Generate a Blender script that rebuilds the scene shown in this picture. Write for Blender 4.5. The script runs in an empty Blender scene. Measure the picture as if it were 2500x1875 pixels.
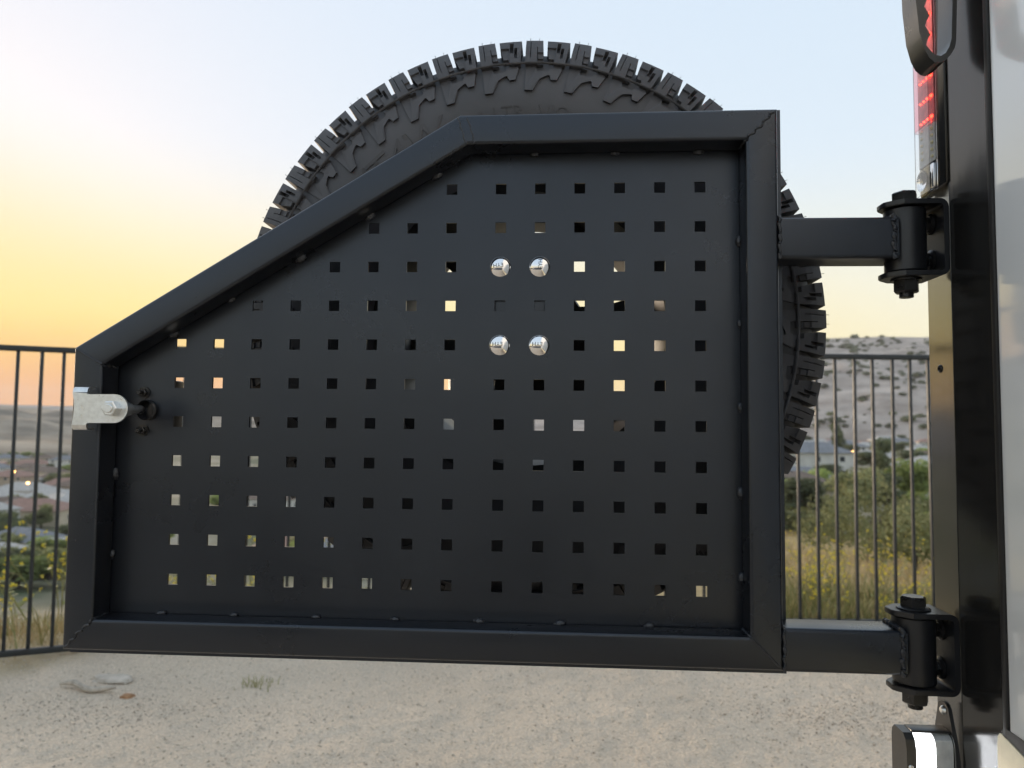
import bpy, bmesh, math, random
import numpy as np
from mathutils import Vector, Matrix, noise

random.seed(7)
RNG = np.random.default_rng(11)
D = bpy.data
SC = bpy.context.scene
COL = SC.collection
R = math.radians
GZ = 1.235            # height of the gate's middle hole row above the dirt
EYE = (0.0879, -0.936, GZ - 0.0545)

# ------------------------------------------------------------------ camera
cam = D.cameras.new('camera'); camo = D.objects.new('camera', cam); COL.objects.link(camo)
cam.sensor_fit = 'HORIZONTAL'; cam.sensor_width = 36.0; cam.lens = 36.0 * 1800 / 2500
cam.clip_start = 0.02; cam.clip_end = 30000
yaw, pitch, roll = -0.06186, 0.05919, 0.01016
fw = Vector((math.sin(yaw) * math.cos(pitch), math.cos(yaw) * math.cos(pitch), math.sin(pitch)))
rt = Vector((math.cos(yaw), -math.sin(yaw), 0)); up = rt.cross(fw)
rt2 = rt * math.cos(roll) + up * math.sin(roll); up2 = up * math.cos(roll) - rt * math.sin(roll)
camo.matrix_world = Matrix(((rt2.x, up2.x, -fw.x, EYE[0]), (rt2.y, up2.y, -fw.y, EYE[1]), (rt2.z, up2.z, -fw.z, EYE[2]), (0, 0, 0, 1)))
cam.dof.use_dof = True; cam.dof.focus_distance = 0.93; cam.dof.aperture_fstop = 6.7
SC.camera = camo

# ------------------------------------------------------------------ sky, sun, exposure
SUN_AZ, SUN_EL = R(-47), R(5.5)         # azimuth from +Y towards +X
world = D.worlds.new('World'); SC.world = world; world.use_nodes = True
wn = world.node_tree.nodes; wl = world.node_tree.links
bg = wn['Background']
sky = wn.new('ShaderNodeTexSky'); sky.sky_type = 'NISHITA'; sky.sun_disc = False
sky.sun_elevation = SUN_EL; sky.sun_rotation = SUN_AZ; sky.altitude = 400; sky.air_density = 1.0; sky.dust_density = 0.6; sky.ozone_density = 1.0
# the phone's tone curve: the sky's huge range is compressed and its colour restored
gam = wn.new('ShaderNodeGamma'); gam.inputs['Gamma'].default_value = .04; wl.new(sky.outputs[0], gam.inputs['Color'])
hs = wn.new('ShaderNodeHueSaturation'); hs.inputs['Saturation'].default_value = 11.0; wl.new(gam.outputs[0], hs.inputs['Color'])
# orange band of the sunset low over the sun's side of the horizon
geo = wn.new('ShaderNodeTexCoord'); sep = wn.new('ShaderNodeSeparateXYZ'); wl.new(geo.outputs['Generated'], sep.inputs[0])
dot = wn.new('ShaderNodeVectorMath'); dot.operation = 'DOT_PRODUCT'; wl.new(geo.outputs['Generated'], dot.inputs[0]); dot.inputs[1].default_value = (math.sin(SUN_AZ), math.cos(SUN_AZ), 0)
def wmap(src, a, b, c, d):
    n = wn.new('ShaderNodeMapRange'); n.interpolation_type = 'SMOOTHSTEP'; wl.new(src, n.inputs[0])
    for k, v in zip(('From Min', 'From Max', 'To Min', 'To Max'), (a, b, c, d)): n.inputs[k].default_value = v
    return n.outputs[0]
tint = wn.new('ShaderNodeMix'); tint.data_type = 'RGBA'; tint.blend_type = 'MULTIPLY'; tint.inputs[0].default_value = 1; wl.new(hs.outputs[0], tint.inputs[6]); tint.inputs[7].default_value = (.95, .888, .895, 1)
cur = tint.outputs[2]
for e0, e1, d0, d1, w, c in ((.06, .36, -.20, .92, 1.0, (1.06, .83, .26, 1)), (.03, .145, .45, .98, 1.0, (1.06, .47, .12, 1))):
    mu = wn.new('ShaderNodeMath'); mu.operation = 'MULTIPLY'; wl.new(wmap(sep.outputs[2], e0, e1, w, 0), mu.inputs[0]); wl.new(wmap(dot.outputs['Value'], d0, d1, 0, 1), mu.inputs[1])
    mx = wn.new('ShaderNodeMix'); mx.data_type = 'RGBA'; wl.new(mu.outputs[0], mx.inputs[0]); wl.new(cur, mx.inputs[6]); mx.inputs[7].default_value = c; cur = mx.outputs[2]
wl.new(mx.outputs[2], bg.inputs['Color']); bg.inputs['Strength'].default_value = 0.15
sun = D.lights.new('sun', 'SUN'); sun.energy = 0.8; sun.angle = R(12); sun.color = (1.0, .80, .60)
suno = D.objects.new('sun', sun); COL.objects.link(suno)
sd = Vector((math.sin(SUN_AZ) * math.cos(SUN_EL), math.cos(SUN_AZ) * math.cos(SUN_EL), math.sin(SUN_EL)))
suno.rotation_euler = (-sd).to_track_quat('-Z', 'Y').to_euler(); suno.location = (-20, 30, 20)
SC.render.engine = 'CYCLES'; SC.cycles.caustics_reflective = False
SC.view_settings.view_transform = 'Standard'; SC.view_settings.look = 'None'; SC.view_settings.gamma = 1
SC.view_settings.exposure = 2.84

# ------------------------------------------------------------------ helpers
def tag(o, label=None, cat=None, group=None, kind=None):
    if label: o['label'] = label
    if cat: o['category'] = cat
    if group: o['group'] = group
    if kind: o['kind'] = kind
    return o
def empty(name, loc=(0, 0, 0), rz=0):
    o = D.objects.new(name, None); COL.objects.link(o); o.location = loc; o.rotation_euler = (0, 0, rz)
    o.empty_display_size = .05
    return o
def link(name, me, mat=None, parent=None):
    o = D.objects.new(name, me); COL.objects.link(o)
    if mat is not None and not me.materials: me.materials.append(mat)
    if parent is not None: o.parent = parent
    return o
def copy_tree(o, parent=None):
    c = o.copy(); COL.objects.link(c)
    if parent is not None: c.parent = parent
    for ch in o.children: copy_tree(ch, c)
    return c
class MB:
    """collects primitives in one mesh"""
    def __init__(s): s.v = []; s.f = []
    def add(s, v, f):
        n = len(s.v); s.v += [tuple(p) for p in v]; s.f += [tuple(i + n for i in q) for q in f]
        return s
    def bmadd(s, bm, M=None):
        bm.verts.index_update()
        vs = [(M @ v.co) if M is not None else v.co for v in bm.verts]
        fs = [[v.index for v in f.verts] for f in bm.faces]
        bm.free(); return s.add(vs, fs)
    def box(s, lo, hi, bev=0, seg=2, M=None):
        bm = bmesh.new(); bmesh.ops.create_cube(bm, size=1)
        for v in bm.verts: v.co = Vector([(lo[i] + hi[i]) / 2 + v.co[i] * (hi[i] - lo[i]) for i in range(3)])
        if bev: bmesh.ops.bevel(bm, geom=list(bm.edges), offset=bev, segments=seg, affect='EDGES', profile=.5)
        return s.bmadd(bm, M)
    def lathe(s, prof, n=32, M=None, closed=False):
        """profile of (r, h) turned about local Z"""
        v = []; f = []; m = len(prof)
        for i in range(n):
            a = 2 * math.pi * i / n
            for r, h in prof: v.append(Vector((r * math.cos(a), r * math.sin(a), h)))
        for i in range(n):
            j = (i + 1) % n
            for k in range(m if closed else m - 1):
                l = (k + 1) % m
                f.append((i * m + k, j * m + k, j * m + l, i * m + l))
        if M is not None: v = [M @ p for p in v]
        return s.add(v, f)
    def cyl(s, a, b, r, n=16, bev=0, r2=None):
        a = Vector(a); b = Vector(b); d = b - a; h = d.length; r2 = r if r2 is None else r2
        M = Matrix.Translation(a) @ d.to_track_quat('Z', 'Y').to_matrix().to_4x4()
        pr = [(0, 0), (r - bev, 0), (r, bev), (r2, h - bev), (r2 - bev, h), (0, h)] if bev else [(0, 0), (r, 0), (r2, h), (0, h)]
        return s.lathe(pr, n, M)
    def hexa(s, a, b, r, cham=.0015):
        a = Vector(a); b = Vector(b); d = b - a; h = d.length
        M = Matrix.Translation(a) @ d.to_track_quat('Z', 'Y').to_matrix().to_4x4()
        return s.lathe([(0, 0), (r, 0), (r, h - cham), (r - cham * 1.3, h), (0, h)], 6, M)
    def tube(s, pts, r, n=6):
        pts = [Vector(p) for p in pts]; v = []; f = []
        for i, p in enumerate(pts):
            t = (pts[min(i + 1, len(pts) - 1)] - pts[max(i - 1, 0)]).normalized()
            u = t.orthogonal().normalized() if abs(t.z) > .95 else t.cross(Vector((0, 0, 1))).normalized()
            w = t.cross(u); rr = r[i] if isinstance(r, (list, tuple)) else r
            for k in range(n):
                a = 2 * math.pi * k / n; v.append(p + (u * math.cos(a) + w * math.sin(a)) * rr)
        for i in range(len(pts) - 1):
            for k in range(n):
                f.append((i * n + k, i * n + (k + 1) % n, (i + 1) * n + (k + 1) % n, (i + 1) * n + k))
        f.append(tuple(range(n - 1, -1, -1))); m = (len(pts) - 1) * n; f.append(tuple(range(m, m + n)))
        return s.add(v, f)
    def prism(s, poly, axis, lo, hi):
        """2D polygon extruded along axis (0,1,2) from lo to hi"""
        def P(p, h):
            q = list(p); q.insert(axis, h); return tuple(q)
        n = len(poly)
        v = [P(p, lo) for p in poly] + [P(p, hi) for p in poly]
        f = [tuple(range(n)), tuple(range(2 * n - 1, n - 1, -1))] + [(i, n + i, n + (i + 1) % n, (i + 1) % n) for i in range(n)]
        return s.add(v, f)
    def mesh(s, name, mat=None, smooth=35):
        me = D.meshes.new(name); me.from_pydata(s.v, [], s.f)
        bm = bmesh.new(); bm.from_mesh(me); bmesh.ops.recalc_face_normals(bm, faces=bm.faces); bm.to_mesh(me); bm.free()
        if smooth:
            me.polygons.foreach_set('use_smooth', [True] * len(me.polygons)); me.set_sharp_from_angle(angle=R(smooth))
        if mat is not None: me.materials.append(mat)
        me.update(); return me
    def build(s, name, mat, parent=None, smooth=35): return link(name, s.mesh(name, mat, smooth), None, parent)
def np_mesh(name, V, F, mat=None, smooth=False):
    """numpy verts, faces (all same arity)"""
    me = D.meshes.new(name); V = np.asarray(V, np.float32); F = np.asarray(F, np.int32); k = F.shape[1]
    me.vertices.add(len(V)); me.vertices.foreach_set('co', V.ravel())
    me.loops.add(F.size); me.loops.foreach_set('vertex_index', F.ravel())
    me.polygons.add(len(F)); me.polygons.foreach_set('loop_start', np.arange(len(F), dtype=np.int32) * k)
    me.update(calc_edges=True); me.validate()
    if smooth: me.polygons.foreach_set('use_smooth', [True] * len(me.polygons))
    if mat is not None: me.materials.append(mat)
    return me

# ------------------------------------------------------------------ materials
def nodes(m): return m.node_tree.nodes, m.node_tree.links
def mat(name, col, rough=.5, metal=0., var=0., scale=8., bump=0., bscale=200., rvar=0., spec=.5, coat=0., col2=None, stretch=None, detail=6):
    m = D.materials.new(name); m.use_nodes = True; N, L = nodes(m); b = N['Principled BSDF']
    b.inputs['Roughness'].default_value = rough; b.inputs['Metallic'].default_value = metal
    b.inputs['Specular IOR Level'].default_value = spec; b.inputs['Coat Weight'].default_value = coat
    b.inputs['Coat Roughness'].default_value = .05
    tc = N.new('ShaderNodeTexCoord'); src = tc.outputs['Object']
    if stretch:
        mp = N.new('ShaderNodeMapping'); mp.inputs['Scale'].default_value = stretch; L.new(src, mp.inputs[0]); src = mp.outputs[0]
    if var or col2 or rvar:
        t = N.new('ShaderNodeTexNoise'); t.inputs['Scale'].default_value = scale; t.inputs['Detail'].default_value = detail; L.new(src, t.inputs['Vector'])
    if var or col2:
        r = N.new('ShaderNodeValToRGB'); L.new(t.outputs['Fac'], r.inputs[0])
        c2 = col2 or tuple(min(1, c * (1 + var)) for c in col); c1 = col if col2 else tuple(c * (1 - var) for c in col)
        r.color_ramp.elements[0].position = .3; r.color_ramp.elements[1].position = .7
        r.color_ramp.elements[0].color = (*c1, 1); r.color_ramp.elements[1].color = (*c2, 1); L.new(r.outputs[0], b.inputs['Base Color'])
    else: b.inputs['Base Color'].default_value = (*col, 1)
    if rvar:
        mr = N.new('ShaderNodeMapRange'); mr.inputs['From Min'].default_value = .3; mr.inputs['From Max'].default_value = .7
        mr.inputs['To Min'].default_value = max(.02, rough - rvar); mr.inputs['To Max'].default_value = rough + rvar
        L.new(t.outputs['Fac'], mr.inputs[0]); L.new(mr.outputs[0], b.inputs['Roughness'])
    if bump:
        t2 = N.new('ShaderNodeTexNoise'); t2.inputs['Scale'].default_value = bscale; t2.inputs['Detail'].default_value = 4; L.new(src, t2.inputs['Vector'])
        bp = N.new('ShaderNodeBump'); bp.inputs['Strength'].default_value = bump; bp.inputs['Distance'].default_value = .001
        L.new(t2.outputs['Fac'], bp.inputs['Height']); L.new(bp.outputs[0], b.inputs['Normal'])
    return m
def emit(name, col, strength):
    m = D.materials.new(name); m.use_nodes = True; b = m.node_tree.nodes['Principled BSDF']
    b.inputs['Base Color'].default_value = (*col, 1); b.inputs['Emission Color'].default_value = (*col, 1); b.inputs['Emission Strength'].default_value = strength
    return m
def glass(name, col=(1, 1, 1), rough=.05, ior=1.45, bump=0):
    m = D.materials.new(name); m.use_nodes = True; N, L = nodes(m); b = N['Principled BSDF']
    b.inputs['Base Color'].default_value = (*col, 1); b.inputs['Roughness'].default_value = rough; b.inputs['IOR'].default_value = ior; b.inputs['Transmission Weight'].default_value = 1
    if bump:
        tc = N.new('ShaderNodeTexCoord'); w = N.new('ShaderNodeTexWave'); w.bands_direction = 'Z'; w.inputs['Scale'].default_value = 120; L.new(tc.outputs['Object'], w.inputs[0])
        bp = N.new('ShaderNodeBump'); bp.inputs['Strength'].default_value = bump; bp.inputs['Distance'].default_value = .001
        L.new(w.outputs['Fac'], bp.inputs['Height']); L.new(bp.outputs[0], b.inputs['Normal'])
    return m
M = {}
def coat_mat():
    m = mat('black_powder_coat', (.006, .007, .010), .30, bump=.10, bscale=1400, spec=.70); N, L = nodes(m); b = N['Principled BSDF']
    b.inputs['Specular Tint'].default_value = (.79, .87, 1, 1)
    tc = N.new('ShaderNodeTexCoord')
    def nz(sc, det, rough=.55):
        t = N.new('ShaderNodeTexNoise'); t.inputs['Scale'].default_value = sc; t.inputs['Detail'].default_value = det; t.inputs['Roughness'].default_value = rough; L.new(tc.outputs['Object'], t.inputs['Vector']); return t.outputs['Fac']
    mr = N.new('ShaderNodeMapRange'); L.new(nz(4.5, 8, .6), mr.inputs[0])
    for k, v in zip(('From Min', 'From Max', 'To Min', 'To Max'), (.3, .7, .23, .40)): mr.inputs[k].default_value = v
    L.new(mr.outputs[0], b.inputs['Roughness'])
    r = N.new('ShaderNodeValToRGB'); L.new(nz(420, 2), r.inputs[0]); r.color_ramp.elements[0].position = .775; r.color_ramp.elements[0].color = (.006, .007, .010, 1); r.color_ramp.elements[1].position = .80; r.color_ramp.elements[1].color = (.16, .15, .14, 1)
    L.new(r.outputs[0], b.inputs['Base Color'])
    return m
M['coat'] = coat_mat()
M['weld'] = mat('painted_weld', (.020, .023, .030), .38, var=.25, scale=60, bump=.6, bscale=500)
M['hingeblk'] = mat('black_hinge_paint', (.010, .011, .014), .36, var=.15, scale=20, bump=.1, bscale=1200, rvar=.06)
M['boltblk'] = mat('black_oxide_bolt', (.012, .012, .013), .32, var=.3, scale=90, bump=.15, bscale=800, rvar=.1)
M['rubber'] = mat('tyre_rubber', (.060, .062, .071), .58, var=.3, scale=9, bump=.25, bscale=700, rvar=.08)
M['rubber_dark'] = mat('tread_rubber', (.053, .054, .061), .62, var=.25, scale=25, bump=.25, bscale=600)
M['rim'] = mat('black_wheel_paint', (.012, .012, .013), .5, rvar=.05, scale=10)
M['chrome'] = mat('polished_steel', (.86, .86, .87), .07, 1, rvar=.03, scale=30)
M['stamp'] = mat('stamped_letter', (.025, .025, .028), .6)
M['zinc'] = mat('zinc_plate', (.62, .64, .65), .36, 1, col2=(.80, .82, .82), scale=160, rvar=.1, detail=10, bump=.15, bscale=900)
M['gloss'] = mat('gloss_black_trim', (.012, .012, .012), .16, var=.3, scale=14, bump=.1, bscale=60, rvar=.05, stretch=(1, 1, .25))
M['white'] = mat('white_gelcoat', (.84, .88, .92), .10, rvar=.03, scale=6, bump=.02, bscale=30, coat=.3)
M['seal'] = mat('black_rubber_seal', (.015, .015, .016), .5, bump=.3, bscale=200)
M['cream'] = mat('cream_plastic', (.72, .68, .52), .45, var=.08, scale=60, bump=.5, bscale=900)
M['handle'] = mat('black_handle_plastic', (.03, .03, .03), .30, bump=.15, bscale=900, rvar=.04, scale=30)
M['lens'] = glass('clear_lens', (1, 1, 1), .08, 1.3)
M['lens_red'] = glass('red_lens', (1, .70, .71), .03, 1.25)
M['ledboard'] = mat('led_board', (.45, .46, .46), .4, var=.2, scale=120)
M['ledboard_red'] = mat('red_led_board', (.62, .30, .32), .4, var=.2, scale=120)
M['led_red'] = emit('red_led', (1, .045, .02), 1.5)
M['led_off'] = mat('unlit_led', (.62, .55, .30), .3)
M['lamp_on'] = emit('lit_lamp_strip', (.95, .97, 1), .9)
M['fence'] = mat('fence_paint', (.016, .020, .023), .5, var=.3, scale=20, bump=.4, bscale=120, rvar=.1)

# ------------------------------------------------------------------ ground and terrain
def prof(d, pts):
    x = [p[0] for p in pts]; y = [p[1] for p in pts]; return np.interp(d, x, y)
PL = [(0, 0), (4.9, 0), (5.5, -.10), (6.2, -.32), (8, -1.3), (15, -4.3), (30, -8.5), (60, -14.5), (110, -22), (160, -24), (350, -25), (700, -22), (20000, -24)]
PR = [(0, 0), (4.2, .05), (5.4, .04), (6.5, -.02), (20, -1.55), (25, -2.5), (40, -5.6), (60, -8), (120, -10), (250, -10), (600, -8), (20000, -24)]
PB = [(0, 0), (60, 0), (200, -2), (20000, -24)]
def smooth(a, b, x): t = np.clip((x - a) / (b - a), 0, 1); return t * t * (3 - 2 * t)
def vnoise(x, y, seed=0):
    xi = np.floor(x).astype(np.int64); yi = np.floor(y).astype(np.int64); fx = x - xi; fy = y - yi
    fx = fx * fx * (3 - 2 * fx); fy = fy * fy * (3 - 2 * fy)
    def h(a, b):
        n = (a * 374761393 + b * 668265263 + seed * 1442695041) & 0xffffffff
        n = ((n ^ (n >> 13)) * 1274126177) & 0xffffffff
        return ((n ^ (n >> 16)) & 0xffff) / 65535. - .5
    return (h(xi, yi) * (1 - fx) + h(xi + 1, yi) * fx) * (1 - fy) + (h(xi, yi + 1) * (1 - fx) + h(xi + 1, yi + 1) * fx) * fy
def fbm(x, y, s, o=4, seed=0):
    r = 0; a = 1.
    for i in range(o): r = r + a * vnoise(x / s, y / s, seed + i); a *= .5; s *= .5
    return r
def terrain(x, y):
    x = np.asarray(x, float); y = np.asarray(y, float)
    dx = x - EYE[0]; dy = y - EYE[1]; d = np.hypot(dx, dy); az = np.degrees(np.arctan2(dx, dy))
    wr = smooth(-14, 8, az); z = prof(d, PL) * (1 - wr) + prof(d, PR) * wr
    wb = smooth(70, 115, np.abs(az)); z = z * (1 - wb) + prof(d, PB) * wb
    z = z + fbm(x, y, 9, 3, 5) * .5 * smooth(6, 16, d) + fbm(x, y, 60, 3, 9) * 5 * smooth(60, 200, d) * (1 - wb)
    z = z + .06 * np.exp(-((x + 2.0) / .8) ** 2 - ((y - 2.80) / .22) ** 2)      # low berm at the fence corner
    return z
def graded(lo, hi, step, grow, far):
    a = list(np.arange(lo, hi + 1e-6, step)); s = step
    while a[-1] < far: s *= grow; a.append(a[-1] + s)
    s = step; b = [a[0]]
    while b[-1] > -far: s *= grow; b.append(b[-1] - s)
    return np.array(b[:0:-1] + a)
gx = graded(-3.4, 3.2, .016, 1.10, 9000); gy = graded(1.2, 4.6, .016, 1.10, 9000)
GX, GY = np.meshgrid(gx, gy); dd = np.hypot(GX - EYE[0], GY - EYE[1])
GZZ = terrain(GX, GY)
near = 1 - smooth(7, 14, dd)
micro = fbm(GX, GY, .6, 3, 21) * .020 + fbm(GX, GY, .11, 2, 31) * .008 + np.abs(fbm(GX, GY, .05, 2, 41)) * .010
GZZ = GZZ + near * micro
V = np.stack([GX, GY, GZZ], -1).reshape(-1, 3)
nx, ny = len(gx), len(gy); ii = np.arange(ny - 1)[:, None] * nx + np.arange(nx - 1)[None]
F = np.stack([ii, ii + 1, ii + nx + 1, ii + nx], -1).reshape(-1, 4)
gm = np_mesh('ground', V, F, None, True)
az_ = np.degrees(np.arctan2(GX - EYE[0], GY - EYE[1]))
# fence line in the gate's frame
FL0, FA, FB, FR = (-4.6, 1.55), (-2.175, 2.735), (-.50, 3.20), (4.2, 3.50)
fy_line = np.interp(GX, [-9, FL0[0], FA[0], FB[0], FR[0], 9], [-.6, FL0[1], FA[1], FB[1], FR[1], 3.8])
grass_ = smooth(-.15, .35, GY - fy_line + .25 * fbm(GX, GY, .5, 3, 77)) * (np.abs(az_) < 100)
valley_ = smooth(18, 45, dd + 20 * fbm(GX, GY, 12, 2, 3)) * (np.abs(az_) < 110)
for nm, arr in (('dry', grass_), ('valley', valley_)):
    at = gm.attributes.new(nm, 'FLOAT', 'POINT'); at.data.foreach_set('value', arr.astype(np.float32).ravel())
def ground_mat():
    m = D.materials.new('dirt_and_dry_grass'); m.use_nodes = True; N, L = nodes(m); b = N['Principled BSDF']; b.inputs['Roughness'].default_value = .95; b.inputs['Specular IOR Level'].default_value = .2
    tc = N.new('ShaderNodeTexCoord'); P = tc.outputs['Object']
    def nz(sc, det=6, rough=.6):
        t = N.new('ShaderNodeTexNoise'); t.inputs['Scale'].default_value = sc; t.inputs['Detail'].default_value = det; t.inputs['Roughness'].default_value = rough; L.new(P, t.inputs['Vector']); return t.outputs['Fac']
    def ramp(fac, *st):
        r = N.new('ShaderNodeValToRGB'); L.new(fac, r.inputs[0]); e = r.color_ramp.elements
        while len(e) < len(st): e.new(.5)
        for q, (p, c) in zip(e, st): q.position = p; q.color = (*c, 1)
        return r.outputs[0]
    def mix(f, a, c, mode='MIX'):
        x = N.new('ShaderNodeMix'); x.data_type = 'RGBA'; x.blend_type = mode
        if isinstance(f, float): x.inputs[0].default_value = f
        else: L.new(f, x.inputs[0])
        L.new(a, x.inputs[6]); L.new(c, x.inputs[7]); return x.outputs[2]
    c1 = ramp(nz(1.3, 5), (.3, (.55, .445, .335)), (.7, (.73, .605, .47)))
    c2 = ramp(nz(85, 9, .8), (.28, (.29, .235, .185)), (.5, (.65, .54, .425)), (.72, (.84, .74, .61)))
    dirt = mix(.55, c1, c2)
    vor = N.new('ShaderNodeTexVoronoi'); vor.inputs['Scale'].default_value = 75; L.new(P, vor.inputs['Vector'])
    spk = ramp(vor.outputs['Distance'], (.0, (1.25, 1.22, 1.18)), (.45, (.96, .96, .96)))
    dirt = mix(.8, dirt, spk, 'MULTIPLY')
    gr = mix(.5, ramp(nz(.8, 5), (.3, (.36, .26, .13)), (.7, (.52, .40, .23))), ramp(nz(9, 6), (.3, (.27, .22, .10)), (.7, (.58, .45, .27))))
    va = ramp(nz(.035, 6), (.32, (.07, .09, .045)), (.5, (.20, .18, .12)), (.68, (.36, .32, .26)))
    a1 = N.new('ShaderNodeAttribute'); a1.attribute_name = 'dry'; a2 = N.new('ShaderNodeAttribute'); a2.attribute_name = 'valley'
    L.new(mix(a2.outputs['Fac'], mix(a1.outputs['Fac'], dirt, gr), va), b.inputs['Base Color'])
    bp = N.new('ShaderNodeBump'); bp.inputs['Strength'].default_value = .9; bp.inputs['Distance'].default_value = .008
    add = N.new('ShaderNodeMath'); add.operation = 'ADD'; L.new(nz(95, 6, .7), add.inputs[0]); L.new(vor.outputs['Distance'], add.inputs[1])
    L.new(add.outputs[0], bp.inputs['Height']); L.new(bp.outputs[0], b.inputs['Normal'])
    return m
M['ground'] = ground_mat(); gm.materials.append(M['ground'])
tag(link('ground', gm), kind='structure')
def gz(x, y): return float(terrain(x, y))
M['dark_sheet'] = mat('dark_sheet', (.045, .045, .047), .85, var=.25, scale=40, bump=.5, bscale=200)
tag(MB().prism([(-60, -11.5), (60, -11.5), (60, -3.3), (-60, -3.3)], 2, .004, .03).build('added_dark_sheet', M['dark_sheet'], None, 0), kind='structure')  # unseen dark sheet behind the camera, added to darken the gate's lower reflections
def polar(az, d):
    a = R(az); x = EYE[0] + d * math.sin(a); y = EYE[1] + d * math.cos(a); return x, y, gz(x, y)

# hills: crest elevation (tangent seen from the eye) by azimuth
def hill(name, az0, az1, d0, dc, d1, crest, base, rough, mt, na=160, nd=60, seed=0, pw=1.0):
    az = np.linspace(az0, az1, na); d = np.concatenate([np.linspace(d0, dc, nd), np.linspace(dc, d1, 16)[1:]])
    A, DD = np.meshgrid(np.radians(az), d)
    X = EYE[0] + DD * np.sin(A); Y = EYE[1] + DD * np.cos(A)
    top = EYE[2] + np.interp(np.degrees(A), [c[0] for c in crest], [c[1] for c in crest]) * dc
    t = np.clip((DD - d0) / (dc - d0), 0, 1) ** pw; t2 = np.clip((DD - dc) / (d1 - dc), 0, 1)
    Z = base + (top - base) * t * (1 - t2 ** 1.5) - 6 * (t == 0)
    Z = Z + fbm(X, Y, rough * 8, 5, seed) * rough * np.clip(t * 3, 0, 1) * (1 - .65 * t) + np.abs(fbm(X, Y, rough * 3, 3, seed + 4)) * rough * .5 * np.sin(np.pi * np.clip(t, 0, 1))
    n = len(az); k = len(d); i = np.arange(k - 1)[:, None] * n + np.arange(n - 1)[None]
    me = np_mesh(name, np.stack([X, Y, Z], -1).reshape(-1, 3), np.stack([i, i + 1, i + n + 1, i + n], -1).reshape(-1, 4), mt, True)
    o = link(name, me); tag(o, kind='structure')
    return X, Y, Z
M['hill'] = mat('pale_dry_hill', (.25, .205, .175), .95, col2=(.52, .44, .38), scale=.035, spec=.1, detail=12)
M['ridge'] = mat('dry_brown_ridge', (.13, .11, .085), .95, col2=(.38, .32, .25), scale=.018, spec=.1, detail=8)
M['farridge'] = mat('far_ridge', (.30, .27, .24), .95, var=.1, scale=.002, spec=.1)
HX, HY, HZ = hill('hill', -8, 75, 560, 1250, 1900, [(-8, .01), (2, .03), (12, .088), (15.5, .103), (17.2, .113), (18.2, .109), (19, .115), (23, .116), (26, .112), (36, .13), (50, .11), (75, .06)], -9, 26, M['hill'], 260, 80, 3, .85)
hill('mountain_ridge', -80, 12, 620, 2000, 3500, [(-80, .03), (-60, .028), (-45, .018), (-38.3, .0125), (-35.5, .008), (-33.5, .004), (-28, .012), (-15, .02), (12, .02)], -24, 52, M['ridge'], 200, 60, 17)
hill('distant_ridge', -85, 60, 3700, 4400, 5200, [(-85, .03), (-50, .024), (-42, .022), (-36, .0215), (-30, .02), (-10, .026), (20, .03), (60, .02)], -30, 40, M['farridge'], 160, 30, 29)

# ------------------------------------------------------------------ swing-out gate
gate = empty('swing_gate', (0, 0, GZ - .34))
tag(gate, 'black perforated steel swing gate carrying the spare wheel', 'gate')
def gl(o):               # parts are modelled in the gate's own frame (row 6 at z = 0)
    o.location = (0, 0, .34); return o
P_ = .0508; GAP = .01327; HS = .0069
def hole(c, r): return ((c - 8) * P_ + (GAP if c >= 8 else 0), (6 - r) * P_)
OUT = [(-.525, -.3355), (-.5265, .0415), (-.0365, .3370), (.3540, .3385), (.3540, -.3355)]     # clockwise from bottom left
def offset(poly, t):
    n = len(poly); res = []
    for i in range(n):
        a, b, c = Vector(poly[i - 1]), Vector(poly[i]), Vector(poly[(i + 1) % n])
        d1 = (b - a).normalized(); d2 = (c - b).normalized()
        n1 = Vector((d1.y, -d1.x)); n2 = Vector((d2.y, -d2.x))          # right-hand side = inside for clockwise
        m = (n1 + n2) / (1 + n1.dot(n2)); res.append(tuple(b + m * t))
    return res
# perforated panel, 4 mm thick, standing 15 mm proud of the tubes
bm = bmesh.new()
def loop(pts):
    vs = [bm.verts.new((p[0], 0, p[1])) for p in pts]
    for i in range(len(vs)): bm.edges.new((vs[i], vs[(i + 1) % len(vs)]))
loop(offset(OUT, -.0145))
FIRST = {1: 7, 2: 5, 3: 4, 4: 2}
BOLTS = [(8, 3), (9, 3), (8, 5), (9, 5)]
for r in range(1, 12):
    for c in range(FIRST.get(r, 0), 14):
        if (c, r) in BOLTS: continue
        x, z = hole(c, r); loop([(x - HS, z - HS), (x - HS, z + HS), (x + HS, z + HS), (x + HS, z - HS)])
cx, cz = -.4474, -.0362                                              # slot for the latch shaft
loop([(cx + .0135 * math.cos(a * math.pi / 12), cz + .0135 * math.sin(a * math.pi / 12)) for a in range(24)])
bmesh.ops.triangle_fill(bm, use_beauty=True, edges=list(bm.edges))
ext = bmesh.ops.extrude_face_region(bm, geom=list(bm.faces))
for v in [g for g in ext['geom'] if isinstance(g, bmesh.types.BMVert)]: v.co.y += .0035
bmesh.ops.recalc_face_normals(bm, faces=bm.faces)
me = D.meshes.new('perforated_panel'); bm.to_mesh(me); bm.free()
panel = gl(link('perforated_panel', me, M['coat'], gate))
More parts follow.
